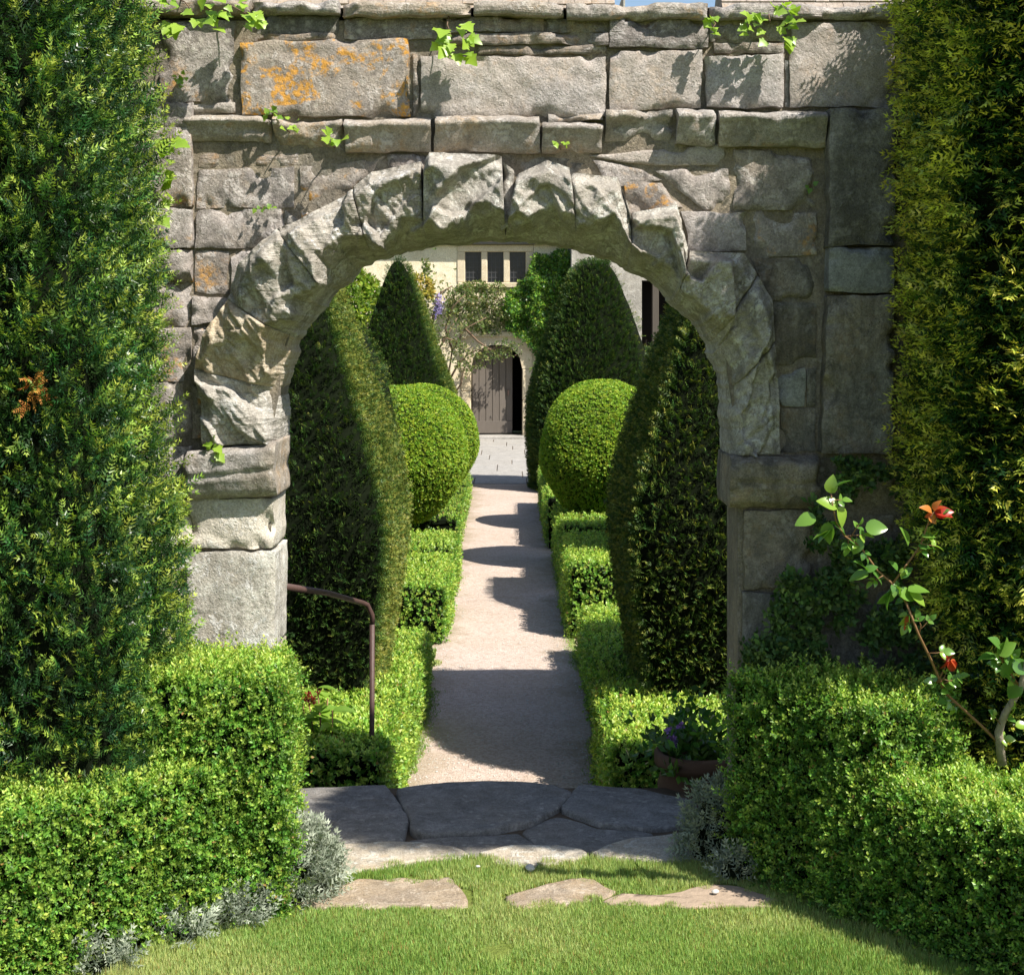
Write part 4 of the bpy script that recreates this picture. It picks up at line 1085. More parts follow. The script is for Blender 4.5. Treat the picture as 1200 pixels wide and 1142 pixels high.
# its foot draws back to the side, so the rose bed keeps clear
fw = np.clip((4.98 - V[:, 1]) / 0.40, 0, 1); lw = np.clip((2.0 - V[:, 0]) / 0.8, 0, 1)
lean = np.interp(V[:, 2], [0.7, 1.1, 1.9, 2.6, 2.8, 3.1], [-0.18, 0.05, 0.32, 0.62, 0.85, 0.95])  # unseen top is bulged forward to cast shade on the flags
V[:, 1] -= lean * fw
V[:, 0] += lw * (np.interp(V[:, 2], [0.2, 0.8, 1.2], [0.28, 0.12, 0.0]) - 0.20 * lean * fw)
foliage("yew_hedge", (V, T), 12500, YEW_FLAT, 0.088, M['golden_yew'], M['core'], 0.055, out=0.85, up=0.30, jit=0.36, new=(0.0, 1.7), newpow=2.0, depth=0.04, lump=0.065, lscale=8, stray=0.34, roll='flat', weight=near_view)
tag(bpy.data.objects["yew_hedge.001"], "tall yew with golden orange tips in flat layered sprays beside the shaded pilaster", "yew", YG)
# dead tuft on the first yew
ds = bpy.data.objects["yew_hedge"]
c = at(42, 452, 4.33)
P = c + RNG.normal(0, 1, (14, 3)) * np.array([0.012, 0.01, 0.03])
Vd, Fd, Ld = scatter(P, RNG.normal(0, 0.5, (14, 3)) + np.array([0.1, -0.6, -0.5]), RNG.normal(0, 1, (14, 3)), np.full(14, 0.05), YEW, np.full(14, 0.8))
me = raw_mesh("dead_sprig", Vd - c, [Fd], [M['dead']], leafvar=Ld)
o = link("dead_sprig", me, ds, tuple(c - np.array(ds.location))); o["label"] = "small brown dead sprig"

# ------------------------------------------------------------------ box hedges before the arch
BG = "clipped box hedges before the archway"
def hedge_union(name, boxes, n, label, protos=BOX, size=0.041, mat='box', group=BG, wgt=None, **kw):
    """one hedge made of joined clipped blocks; sprigs only outside the other blocks"""
    Vs, Ts, off = [], [], 0
    for b in boxes:
        v, tt = rbox(*b); Vs.append(v); Ts.append(tt + off); off += len(v)
    V, T = np.concatenate(Vs), np.concatenate(Ts)
    def outside(P):
        ok = np.ones(len(P), bool); cnt = np.zeros(len(P), int)
        for (c, h, r, st, rz) in boxes:
            d = P - np.array(c); cs, sn = math.cos(-rz), math.sin(-rz)
            q = np.stack([d[:, 0]*cs - d[:, 1]*sn, d[:, 0]*sn + d[:, 1]*cs, d[:, 2]], 1)
            ok &= ~np.all(np.abs(q) < np.array(h) - 0.07, axis=1)
        return ok
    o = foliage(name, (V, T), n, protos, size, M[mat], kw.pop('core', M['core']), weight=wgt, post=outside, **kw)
    return tag(o, label, "hedge", group)
hedge_union("box_hedge", [((-0.955, 4.80, 0.30), (0.265, 0.235, 0.40), 0.035, 0.07, math.radians(6)),
                          ((-1.27, 4.36, 0.17), (0.60, 0.15, 0.28), 0.035, 0.07, math.radians(42))], 23000,
            "bright lime green box hedge stepping down beside the silver plants at the sunlit jamb", inset=0.04, out=0.7, up=0.6, jit=0.45,
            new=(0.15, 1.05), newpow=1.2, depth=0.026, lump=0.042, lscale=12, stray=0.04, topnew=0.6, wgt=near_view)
hedge_union("box_hedge", [((1.045, 4.86, 0.27), (0.32, 0.20, 0.36), 0.04, 0.07, math.radians(-50)),
                          ((1.50, 4.26, 0.17), (0.69, 0.21, 0.25), 0.04, 0.07, math.radians(-54))], 24500,
            "darker shaded box hedge stepping down in front of the rose bed", inset=0.04, out=0.7, up=0.6, jit=0.45,
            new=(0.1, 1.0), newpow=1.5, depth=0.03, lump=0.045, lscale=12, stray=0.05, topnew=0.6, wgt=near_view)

# ------------------------------------------------------------------ clipped garden beyond the arch
TG = "clipped yew pyramids along the path"
def seen(C, N): return np.where(N[:, 1] < 0.35, 1.0, 0.15)
def pyramid(cx, cy, hw, prof, n, label, size=0.05, sq=1.0, ey=1.0, mat='yew_top', protos=YEW_SMALL, **kw):
    pr = smooth_prof(prof, 20)
    s = turned(cx, cy, np.stack([pr[:, 0] * hw, pr[:, 1]], 1), 64, sq, 1.0, ey)
    sgn = -1.0 if cx > 0 else 1.0
    seen = lambda C, N: np.where((N[:, 1] < 0.4) & (N[:, 0] * sgn > -0.6), 1.0, 0.03)
    o = foliage("yew_pyramid", s, n, protos, size, M[mat], M['core'], 0.012, out=1.0, up=0.25, jit=0.24, depth=0.010, lump=0.012, lscale=4, sunny=0.55, weight=seen, **kw)
    return tag(o, label, "yew", TG)
PR1 = [(0.84, LOW), (0.90, -0.15), (1.0, 0.5), (0.97, 0.9), (0.81, 1.4), (0.62, 1.95), (0.42, 2.4), (0.24, 2.64), (0.0, 2.72)]
pyramid(-1.62, 8.78, 0.96, PR1, 25000, "big dark yew pyramid behind the iron handrail, its narrow lit edge golden brown", new=(0.05, 1.0), newpow=1.6, size=0.044)
pyramid(1.62, 8.78, 0.96, PR1, 25000, "big yew pyramid beyond the shaded jamb, next to the pot", new=(0.2, 1.8), newpow=1.6, size=0.050, mat='yew_top')  # brighter tip colour imitates sun on its front face
PR2 = [(0.9, LOW), (1.0, 0.2), (0.96, 0.9), (0.78, 1.5), (0.45, 1.9), (0.0, 2.0)]
pyramid(-1.78, 13.1, 0.8, PR2, 2500, "yew pyramid hidden behind the handrail pyramid", new=(0.05, 0.9))
pyramid(1.85, 13.1, 0.8, PR2, 2500, "yew pyramid hidden behind the pyramid by the pot", new=(0.05, 0.9))
Yc = 23.3
PR3 = [(0.95, LOW), (1.0, 0.1), (0.98, 0.7), (0.84, 1.25), (0.62, 1.9), (0.40, 2.45), (0.235, 2.72), (0.0, 2.77)]
pyramid((697-597)/1800*Yc, Yc, 0.98, PR3, 11000, "flat topped bell shaped yew before the grey rendered wing", size=0.075, sq=0.35, new=(0.05, 0.9), newpow=1.5)
PR4 = [(0.95, LOW), (1.0, 0.3), (0.88, 0.8), (0.58, 1.55), (0.25, 2.45), (0.1, 2.75), (0.0, 2.80)]
pyramid((466-597)/1800*Yc, Yc, 0.92, PR4, 10000, "pointed yew cone beside the cream wall and wisteria", size=0.075, sq=0.6, new=(0.05, 0.8), newpow=1.8)

BLG = "clipped box domes along the path"
def dome(cx, cy, r, zc, label, n=21000):
    pr = [(0.36 * r, zc - 1.0 * r), (0.66 * r, zc - 0.78 * r), (0.97 * r, zc - 0.28 * r), (1.01 * r, zc + 0.05 * r), (0.92 * r, zc + 0.42 * r), (0.70 * r, zc + 0.74 * r), (0.38 * r, zc + 0.94 * r), (0.0, zc + 1.0 * r)]
    s = turned(cx, cy, smooth_prof(pr, 24), 48, 0.12)
    o = foliage("box_dome", s, n, TUFTT, 0.030, M['ball'], M['litcore'], 0.010, out=0.9, up=0.35, jit=0.3, new=(0.3, 1.3), newpow=1.0, depth=0.012, lump=0.016, lscale=3, weight=seen)
    return tag(o, label, "topiary", BLG)
dome(-1.14, 15.9, 0.70, 0.47, "nearest rounded box dome on the handrail side of the path")
dome(-1.06, 18.7, 0.68, 0.40, "rounded box dome half hidden behind its twin on the handrail side", 14000)
dome(1.02, 15.6, 0.70, 0.50, "nearest rounded box dome on the pot side of the path")
dome(1.12, 18.6, 0.70, 0.44, "rounded box dome half hidden behind its twin on the pot side", 14000)

HG = "low box hedges along the path"
def low_hedge(x0, x1, y0, y1, zt, n, label, mat='box', size=0.05):
    b = (((x0+x1)/2, (y0+y1)/2, (zt + LOW)/2), ((x1-x0)/2, (y1-y0)/2, (zt-LOW)/2), 0.035, 0.09, 0.0)
    return hedge_union("low_hedge", [b], n, label, BOX_SMALL, size, mat, HG, inset=0.035, out=0.8, up=0.5, jit=0.4, new=(0.35, 1.4), newpow=0.9, depth=0.014, lump=0.022, lscale=6, topnew=0.6, wgt=seen)
low_hedge(-1.5, -0.57, 6.78, 8.3, -0.13, 8000, "low box hedge at the foot of the iron handrail")
low_hedge(-0.80, -0.56, 8.35, 10.6, -0.34, 5000, "narrow box hedge running along the path beside the handrail pyramid")
low_hedge(-1.4, -0.50, 11.7, 13.4, -0.22, 5500, "low box hedge past the handrail pyramid, its near end sunlit")
low_hedge(-1.4, -0.50, 13.9, 15.2, -0.25, 3000, "low box hedge under the nearest dome on the handrail side")
low_hedge(-1.3, -0.56, 16.4, 22.0, -0.28, 3000, "long low box hedge under the farther dome on the handrail side")
low_hedge(0.48, 1.6, 7.0, 8.25, -0.16, 9000, "low box hedge with a sunlit lime top beside the pot")
low_hedge(0.52, 0.8, 8.3, 11.3, -0.28, 5000, "shaded box hedge running along the path beside the pot side pyramid")
low_hedge(0.47, 1.2, 11.9, 13.7, -0.08, 6000, "sunlit block of box hedge halfway along the pot side of the path")
low_hedge(0.48, 1.2, 14.2, 16.2, -0.08, 4000, "box hedge block under the nearest dome on the pot side")
low_hedge(0.42, 1.2, 16.8, 21.0, -0.10, 4500, "farthest box hedge block on the pot side of the path")
# pink flowers under the dome
P = at(703, 607, 15.3) + RNG.normal(0, 1, (90, 3)) * np.array([0.10, 0.1, 0.035]); P = np.concatenate([P])
Vp, Fp, Lp = scatter(P, RNG.normal(0, 0.5, (90, 3)) + np.array([0, -0.4, 0.8]), RNG.normal(0, 1, (90, 3)), np.full(90, 0.045), FIVE, RNG.random(90))
P2 = at(703, 612, 15.3) + RNG.normal(0, 1, (160, 3)) * np.array([0.12, 0.1, 0.05]); P2[:, 2] -= 0.05
V2, F2, L2 = scatter(P2, RNG.normal(0, 0.5, (160, 3)) + np.array([0, -0.4, 0.8]), RNG.normal(0, 1, (160, 3)), np.full(160, 0.06), TUFT, RNG.random(160) * 0.7)
fp = empty("bedding_plant", tuple(at(703, 617, 15.3))); link("foliage", raw_mesh("foliage", V2 - at(703, 617, 15.3), [F2], [M['ivy']], leafvar=L2), fp)
tag(fp, "small pink flowered bedding plant under the clipped dome", "plant")
link("flower", raw_mesh("flower", Vp - at(703, 617, 15.3), [Fp], [M['pink']], leafvar=Lp), fp)

# ------------------------------------------------------------------ shrubs and climbers by the house
def blob(c, half, n, protos, size, mat, name, label, cat, core=None, lump=0.25, **kw):
    c = np.array(c, float); pr = smooth_prof([(0.75, -1), (1.0, -0.3), (0.9, 0.4), (0.55, 0.85), (0.0, 1.0)], 16)
    V, T = turned(0, 0, pr, 24, 0.0)
    V = V * np.array(half) + c
    o = foliage(name, (V, T), n, protos, size, M[mat], core, inset=max(half) * 0.35, lump=lump * min(half), lscale=1.6 / max(half), depth=0.16 * min(half), out=0.6, up=0.4, jit=0.5, base=(c[0], c[1], c[2] - half[2]), **kw)
    return tag(o, label, cat)
blob((hx(410), 31.2, 1.2), (1.25, 1.0, 1.95), 7000, TUFT, 0.13, 'shrub', "tall_shrub", "tall loose light green shrub behind the pointed yew cone", "shrub", M['litcore'], new=(0.2, 1.1))
blob((hx(493), 33.2, 1.4), (0.42, 0.4, 2.0), 2200, TUFT3, 0.10, 'climber', "wall_shrub", "thin yellowish green shrub trained on the cream wall", "shrub", None, new=(0.1, 1.2), holes=0.45)
blob((hx(492), 33.0, hz(338)), (0.36, 0.3, 0.3), 420, TUFT3, 0.09, 'golden', "golden_shrub", "golden orange leaved shrub against the cream wall", "shrub", None, new=(0.2, 1.2), holes=0.4)
# wisteria
wis = empty("wisteria", at(505, 380, 33.6), "wisteria with lilac flower clusters on the cream wall", "climber"); wb = np.array(wis.location)
mb = MB(); mb.tube([at(498, 500, 33.8), at(500, 430, 33.75), at(506, 380, 33.7), at(513, 345, 33.65), at(530, 335, 33.7)], [0.05, 0.045, 0.035, 0.025, 0.015], 6)
mb.tube([at(500, 430, 33.75), at(520, 400, 33.7), at(536, 372, 33.7)], [0.03, 0.02, 0.01], 6); mb.build("stem", M['bark'], wis, wb, smooth=True)
for px, py, s in [(514, 353, 1.0), (511, 365, 0.8), (515, 361, 0.6)]:
    n = int(60 * s); c = at(px, py, 33.45); P = c + RNG.normal(0, 1, (n, 3)) * np.array([0.055, 0.05, 0.09]) * s
    Vp, Fp, Lp = scatter(P, RNG.normal(0, 1, (n, 3)), RNG.normal(0, 1, (n, 3)), np.full(n, 0.05), FIVE, RNG.random(n))
    link("flower_cluster", raw_mesh("flower_cluster", Vp - c, [Fp], [M['wisteria']], leafvar=Lp), wis, tuple(c - wb))
n = 260; P = at(508, 368, 33.6) + RNG.normal(0, 1, (n, 3)) * np.array([0.28, 0.1, 0.42])
Vp, Fp, Lp = scatter(P, RNG.normal(0, 0.6, (n, 3)) + np.array([0, -0.5, 0.2]), RNG.normal(0, 1, (n, 3)), np.full(n, 0.09), TUFT3, RNG.random(n))
link("foliage", raw_mesh("foliage", Vp - wb, [Fp], [M['climber']], leafvar=Lp), wis)
# glossy ivy on the corner
def wallmass(pl, depth_rng, n, protos, size, mat, name, label, cat, Y, hole=0.0, new=(0.1, 1.1), newpow=1.0, seedv=0, drop=0.0):
    """leaves grown over a wall face inside an outline"""
    q = np.array([(at(a, b, Y)[0], at(a, b, Y)[2]) for a, b in pl]); lo, hi = q.min(0), q.max(0)
    P2 = lo + (hi - lo) * RNG.random((n * 3, 2))
    wob = np.stack([fbm(np.stack([P2[:, 0], P2[:, 1], P2[:, 0]*0], 1) * 2.2 / (hi-lo).max() * 3, 3, 61 + k) - 0.5 for k in (0, 1)], 1) * (hi - lo).min() * 0.3
    P2 = P2[inpoly(P2 + wob, q)][:n]
    k3 = np.stack([P2[:, 0], P2[:, 1], np.full(len(P2), seedv)], 1)
    f = fbm(k3 * 6 / (hi - lo).max() * 1.5, 4, 71)
    keep = f > hole; P2, f = P2[keep], f[keep]
    d = depth_rng[0] + (depth_rng[1] - depth_rng[0]) * (0.35 * RNG.random(len(P2)) + 0.65 * sst(0.25, 0.75, f))
    P = np.stack([P2[:, 0], Y - d, P2[:, 1]], 1)
    A = np.array([0, -0.8, 0.35]) + RNG.normal(0, 0.45, P.shape)
    nw = new[0] + (new[1] - new[0]) * RNG.random(len(P)) ** newpow * (0.5 + f)
    Vp, Fp, Lp = scatter(P, A, RNG.normal(0, 1, P.shape), size * RNG.uniform(0.7, 1.3, len(P)), protos, nw)
    base = np.array([q[:, 0].mean(), Y, lo[1]])
    TRIS[name] = TRIS.get(name, 0) + 2 * len(Fp)
    o = link(name, raw_mesh(name, Vp - base, [Fp], [M[mat]], leafvar=Lp), None, tuple(base))
    return tag(o, label, cat)
wallmass([(624,296),(650,290),(667,300),(668,360),(664,400),(658,430),(640,438),(628,420),(612,398),(596,388),(584,372),(592,350),(604,335),(622,328)], (0.05, 0.45), 3600, TUFT, 0.085, 'ivy', "glossy_ivy",
         "thick glossy green ivy climbing the house corner beside the doorway", "ivy", HY, 0.0, seedv=3)
wallmass([(622,420),(650,425),(648,470),(640,512),(628,514),(624,470)], (0.03, 0.25), 300, TUFT, 0.07, 'ivy', "young_climber", "young green climber at the foot of the door surround", "climber", HY - 0.1, 0.38, seedv=9)
cr = wallmass([(525,345),(545,330),(575,332),(605,338),(602,372),(590,388),(560,392),(535,378),(524,365)], (0.04, 0.4), 1300, TUFT3, 0.07, 'climber', "climbing_rose",
         "sparse climbing rose arching over the door with bare twigs", "climber", HY, 0.30, seedv=5)
crb = np.array(cr.location)
mb = MB()
for pts in [[(527,500),(524,450),(530,410),(545,385),(570,372)],[(524,450),(535,430),(548,415),(560,410),(580,408)],[(530,410),(522,385),(530,360),(545,345)],[(545,385),(560,400),(590,420),(605,416)],[(527,470),(540,450),(545,425)],[(535,400),(520,395),(515,410)]]:
    mb.tube([at(a, b, 33.75 - 0.05 * i) for i, (a, b) in enumerate(pts)], np.linspace(0.028, 0.01, len(pts)), 5)
mb.build("stem", M['bark'], cr, crb, smooth=True)
for (a, b, w, h, n) in [(570,415,26,8,170),(548,430,14,7,70),(597,405,12,8,70),(535,405,12,22,110)]:
    P = np.array([at(a + RNG.normal(0, 1) * w * 0.6, b + RNG.normal(0, 1) * h * 0.6, 33.55 + RNG.normal(0, 0.08)) for _ in range(n)])
    Vp, Fp, Lp = scatter(P, RNG.normal(0, 0.6, P.shape) + np.array([0, -0.5, 0.2]), RNG.normal(0, 1, P.shape), np.full(n, 0.07), TUFT3, RNG.random(n))
    link("spray", raw_mesh("spray", Vp - crb, [Fp], [M['climber']], leafvar=Lp), cr)

# ------------------------------------------------------------------ handrail
hr = empty("handrail", at(436, 852, 7.0), "rusty brown iron handrail leading down the steps", "handrail"); hb_ = np.array(hr.location)
p0 = np.array([-0.80, 5.42, 0.845]); p1 = at(424, 706, 6.95); p2 = at(435, 716, 7.0)
rail = [p0, p0 * 0.5 + p1 * 0.5 + np.array([0, 0, 0.01]), p1 - (p1 - p0) * 0.04, p1, p1 * 0.45 + p2 * 0.55 + np.array([0, 0, 0.012]), p2 + np.array([0.003, 0.01, -0.02]), p2 + np.array([0.004, 0.01, -0.06])]
mb = MB(); mb.tube(rail, 0.0125, 10); mb.build("rail", M['iron'], hr, hb_, smooth=True)
mb = MB(); mb.tube([p2 + np.array([0.004, 0.01, -0.055]), np.array([p2[0], 7.01, LOW - 0.05])], 0.012, 10); mb.build("post", M['iron'], hr, hb_, smooth=True)

# ------------------------------------------------------------------ pot with purple flowers
pc = (0.735, 6.02, -0.33)
mb = MB(); mb.lathe([(0.0, 0.0), (0.10, 0.0), (0.125, 0.10), (0.15, 0.22), (0.155, 0.30), (0.135, 0.37), (0.16, 0.375), (0.168, 0.39), (0.168, 0.425), (0.155, 0.435), (0.14, 0.43), (0.135, 0.36), (0.0, 0.36)], pc, 32)
pot = mb.build("flower_pot", M['terracotta'], smooth=True); tag(pot, "dark brown rounded flower pot in the shade behind the jamb", "pot")
mb = MB(); mb.bbox((0.5, 5.945, LOW), (1.0, 6.25, -0.332), 0.02); o = mb.build("pot_plinth", M['flag']); tag(o, "low stone plinth carrying the flower pot", "plinth")
n = 200; c = np.array([pc[0] + 0.0, pc[1], pc[2] + 0.36]); P = c + np.abs(RNG.normal(0, 1, (n, 3))) * np.array([0.1, 0.1, 0.13]) * np.sign(RNG.normal(0, 1, (n, 3))) * np.array([1, 1, 0]) + np.array([-0.03, 0, 0]) ; P[:, 2] += np.abs(RNG.normal(0.06, 0.11, n))
Vp, Fp, Lp = scatter(P, RNG.normal(0, 0.5, P.shape) + np.array([0, 0, 0.7]), RNG.normal(0, 1, P.shape), np.full(n, 0.06), TUFT, RNG.random(n) * 0.6)
pp = empty("potted_plant", tuple(c)); link("foliage", raw_mesh("foliage", Vp - c, [Fp], [M['ivy']], leafvar=Lp), pp); tag(pp, "bushy potted plant with small purple flowers", "plant")
for px, py in [(783, 857), (791, 871), (787, 864), (797, 850)]:
    q = at(px, py, 5.9); P = q + RNG.normal(0, 0.006, (5, 3))
    Vp, Fp, Lp = scatter(P, RNG.normal(0, 0.5, P.shape) + np.array([-0.3, -0.6, 0.5]), RNG.normal(0, 1, P.shape), np.full(5, 0.022), FIVE, RNG.random(5))
    link("flower", raw_mesh("flower", Vp - q, [Fp], [M['purple']], leafvar=Lp), pp, tuple(q - c))

# ------------------------------------------------------------------ leaves built singly (ivy on the wall, rose, perennial)
def leaf_blade(name, outline, mat, fold=0.25, curl=0.25, new=0.5):
    """outline: (half width, length) pairs from stalk to tip; a folded, drooping blade with a midrib"""
    o = np.array(outline, float); n = len(o); V = []
    for w, y in o:
        z = -curl * y * y
        V += [(-w, y, z + abs(w) * fold), (0, y, z), (w, y, z + abs(w) * fold)]
    V = np.array(V); F = []
    for i in range(n - 1):
        a = i * 3; F += [(a, a+1, a+4, a+3), (a+1, a+2, a+5, a+4)]
    lv = np.tile([new, 0.5, 0.5], (len(V), 1))
    return raw_mesh(name, V, [F], [M[mat]], leafvar=lv, smooth=True)
OVATE = [(0.0, 0.0), (0.22, 0.08), (0.35, 0.25), (0.38, 0.42), (0.31, 0.62), (0.18, 0.82), (0.07, 0.94), (0.0, 1.0)]
IVYL = [(0.0, 0.0), (0.30, -0.06), (0.46, 0.10), (0.34, 0.22), (0.52, 0.42), (0.36, 0.50), (0.24, 0.66), (0.12, 0.88), (0.0, 1.0)]
LONG = [(0.0, 0.0), (0.10, 0.1), (0.17, 0.3), (0.19, 0.5), (0.14, 0.72), (0.06, 0.9), (0.0, 1.0)]
LEAF = {('ivy', k): leaf_blade("leaf", IVYL, 'ivy', 0.15, 0.2, q) for k, q in enumerate((0.55, 0.8, 1.0))}
LEAF.update({('rose', k): leaf_blade("leaf", OVATE, 'rose', 0.25, 0.25, q) for k, q in enumerate((0.35, 0.6, 0.9))})
LEAF.update({('red', k): leaf_blade("leaf", OVATE, 'redleaf', 0.3, 0.4, q) for k, q in enumerate((0.4, 0.6, 0.95))})
LEAF.update({('per', k): leaf_blade("leaf", LONG, 'ivy', 0.25, 0.45, q) for k, q in enumerate((0.6, 0.75, 0.95))})
def put_leaf(kind, k, parent, base, p, d, nrm, s):
    d = Vector(d).normalized(); nn = Vector(nrm); nn = (nn - d * nn.dot(d)).normalized(); x = d.cross(nn)
    o = bpy.data.objects.new("leaf", LEAF[(kind, k % 3)]); COL.objects.link(o); o.parent = parent
    m = Matrix((x * s, d * s, nn * s)).transposed()
    o.matrix_local = Matrix.Translation(Vector(p) - Vector(base)) @ m.to_4x4()
    return o
def sprig_thing(name, label, cat, pts, leaves, kind='ivy', rad=0.003, group=None, mat='bark'):
    """pts: stem in world space; leaves: list of (point, direction, size, shade)"""
    b = np.array(pts[0]); t_ = empty(name, tuple(b), label, cat, group)
    mb = MB(); mb.tube(pts, np.linspace(rad, rad * 0.5, len(pts)), 6); mb.build("stem", M[mat], t_, b, smooth=True)
    for p, d, s, k in leaves:
        put_leaf(kind, k, t_, b, p, d, np.array([0.15, -0.75, 0.55]) + RNG.normal(0, 0.25, 3), s)
    return t_
def ivy_on_wall(px, py, w, h, n, size, label, off=0.05, Y=WALL_Y, rootdx=0, rootdy=0, ks=(1, 2, 2), name="ivy_sprig"):
    r = at(px + rootdx, py + rootdy, Y - 0.02); tip = at(px, py, Y - off)
    pts = [r, r * 0.5 + tip * 0.5 + RNG.normal(0, 0.006, 3), tip]
    lv = []
    for i in range(n):
        q = at(px + RNG.uniform(-w, w), py + RNG.uniform(-h, h), Y - off - RNG.uniform(0, 0.03))
        d = (q - (r * 0.4 + tip * 0.6)) / 0.1 + RNG.normal(0, 0.4, 3) + np.array([0, -0.35, -0.1])
        lv.append((q, d, size * 1.15 * RNG.uniform(0.7, 1.15), ks[i % len(ks)]))
    return sprig_thing(name, label, "ivy", pts, lv, group="ivy sprigs on the garden wall")
ivy_on_wall(530, 46, 22, 20, 18, 0.042, "fresh green ivy sprig hanging over the pale block under the coping", 0.09, rootdy=-28, rootdx=-4)
ivy_on_wall(392, 165, 11, 8, 8, 0.030, "small bright ivy sprig on the moulded course over the arch", 0.10, rootdy=8)
ivy_on_wall(340, 146, 9, 9, 7, 0.022, "tiny fern like sprig rooted at the broken end of the moulded course", 0.08, rootdy=9)
ivy_on_wall(318, 132, 8, 6, 9, 0.018, "dull grey green weed in the joint under the orange lichened block", 0.05, rootdy=4, ks=(0, 0, 1))
ivy_on_wall(657, 170, 7, 5, 6, 0.018, "tiny green weed on the moulded course over the keystone", 0.09, rootdy=5)
ivy_on_wall(308, 243, 12, 5, 10, 0.016, "low green weed in a joint beside the arch stones", 0.03, rootdy=3, ks=(0, 0, 1))
ivy_on_wall(210, 93, 9, 8, 9, 0.018, "small round weed on the stone near the yew", 0.05, rootdy=5, ks=(0, 1, 1))
ivy_on_wall(834, 35, 7, 16, 9, 0.028, "narrow green ivy shoot in an upright joint below the coping", 0.07, rootdy=-12)
ivy_on_wall(903, 28, 30, 24, 34, 0.034, "leafy ivy clump hanging from the coping near the golden yew", 0.10, rootdy=-24)
ivy_on_wall(948, 215, 6, 6, 5, 0.018, "dark weed in the joint beside the hanging pilaster", 0.03, rootdy=4, ks=(0, 0, 0))
ivy_on_wall(195, 175, 10, 14, 7, 0.045, "large bright ivy leaves beside the yew at the moulded course", 0.12, rootdx=-20)
ivy_on_wall(192, 232, 12, 26, 10, 0.042, "large bright ivy leaves beside the yew below the moulded course", 0.12, rootdx=-20)
ivy_on_wall(226, 14, 34, 20, 26, 0.040, "trailing ivy over the coping at the top of the yew", 0.14, rootdx=-20, rootdy=-16)
ivy_on_wall(288, 16, 20, 14, 14, 0.034, "ivy end trailing along the coping above the shaded corner block", 0.10, rootdx=-30, rootdy=-8)
ivy_on_wall(245, 520, 10, 14, 7, 0.034, "slender green shoot by the sunlit impost", 0.08, rootdx=-12, rootdy=20, ks=(1, 1, 2))
# dark creeper over the shaded wall foot
wallmass([(955,532),(985,528),(1050,545),(1058,640),(1075,720),(1085,800),(1080,880),(865,880),(868,740),(900,700),(930,660),(945,600)], (0.02, 0.16), 5200, TUFT, 0.032, 'shade', "shade_creeper",
         "dark creeper covering the shaded foot of the wall under the hanging pilaster", "creeper", WALL_Y - 0.01, 0.50, seedv=13, new=(0.0, 1.0))
# rose
rose = empty("rose_bush", at(1174, 885, 4.62), "climbing rose with glossy leaves and red young shoots beside the golden yew", "rose"); rb = np.array(rose.location)
RY = 4.55
def rp(px, py, dy=0.0): return at(px, py, float(np.interp(py, [590, 760, 880], [4.30, 4.42, 4.60])) + dy)
stems = [([(1174,895),(1170,858),(1178,835),(1196,806),(1205,770)], 0.014, 0.008, 'greybark'),
         ([(1170,870),(1150,850),(1108,812),(1092,775),(1076,742),(1062,706)], 0.0045, 0.0035, 'rosestem'),
         ([(1062,706),(1046,684),(1028,668),(1008,640),(990,628),(980,612),(975,588),(973,570)], 0.0035, 0.0015, 'rosestem'),
         ([(1046,684),(1062,662),(1078,640),(1088,612),(1094,600)], 0.003, 0.0018, 'rosestem'),
         ([(1098,800),(1106,785),(1112,772)], 0.003, 0.0018, 'rosestem'),
         ([(1196,806),(1180,782),(1168,765)], 0.0035, 0.002, 'rosestem')]
for pts, r0, r1, mt in stems:
    mb = MB(); mb.tube([rp(a, b, 0.01 * math.sin(i)) for i, (a, b) in enumerate(pts)], np.linspace(r0, r1, len(pts)), 7); mb.build("stem", M[mt], rose, rb, smooth=True)
# (base px, tip px, shade)
for (a, b, c_, d_, k) in [(982,594,956,582,2),(982,594,992,620,2),(974,578,974,556,2),(978,572,996,558,0),(956,606,920,614,1),(975,616,952,634,0),(975,622,950,626,1),(972,612,966,640,1),(990,626,976,606,0),
                          (1014,618,1040,617,1),(1010,632,998,648,1),(1016,668,1002,652,0),(1014,668,1028,662,0),(1018,672,994,676,1),(1022,670,1036,682,0),(1046,692,1030,712,0),(1046,690,1026,722,0),
                          (1052,694,1076,700,1),(1066,694,1096,712,2),(1064,692,1092,688,1),(1064,640,1060,616,1),(1080,628,1096,626,1),(1076,640,1092,640,0),(1052,668,1044,656,0),(1056,676,1068,664,0),
                          (1060,702,1048,706,0),(1170,770,1140,766,0),(1172,766,1184,748,1),(1168,764,1200,752,1),(1180,774,1176,800,0),(1186,776,1206,786,0),(1196,800,1178,818,0),(1190,850,1206,848,2),(1172,758,1160,744,0)]:
    p, q = rp(a, b), rp(c_, d_); d = q - p; d[1] += RNG.uniform(-0.35, 0.1) * np.linalg.norm(d)
    put_leaf('rose', k, rose, rb, p, d, np.array([0.35, -0.6, 0.7]) + RNG.normal(0, 0.35, 3), min(0.062, np.linalg.norm(q - p)))
def along(pts, f):
    pts = np.array(pts, float); L = np.concatenate([[0], np.cumsum(np.linalg.norm(np.diff(pts, axis=0), axis=1))]); L /= L[-1]
    return np.interp(f, L, pts[:, 0]), np.interp(f, L, pts[:, 1])
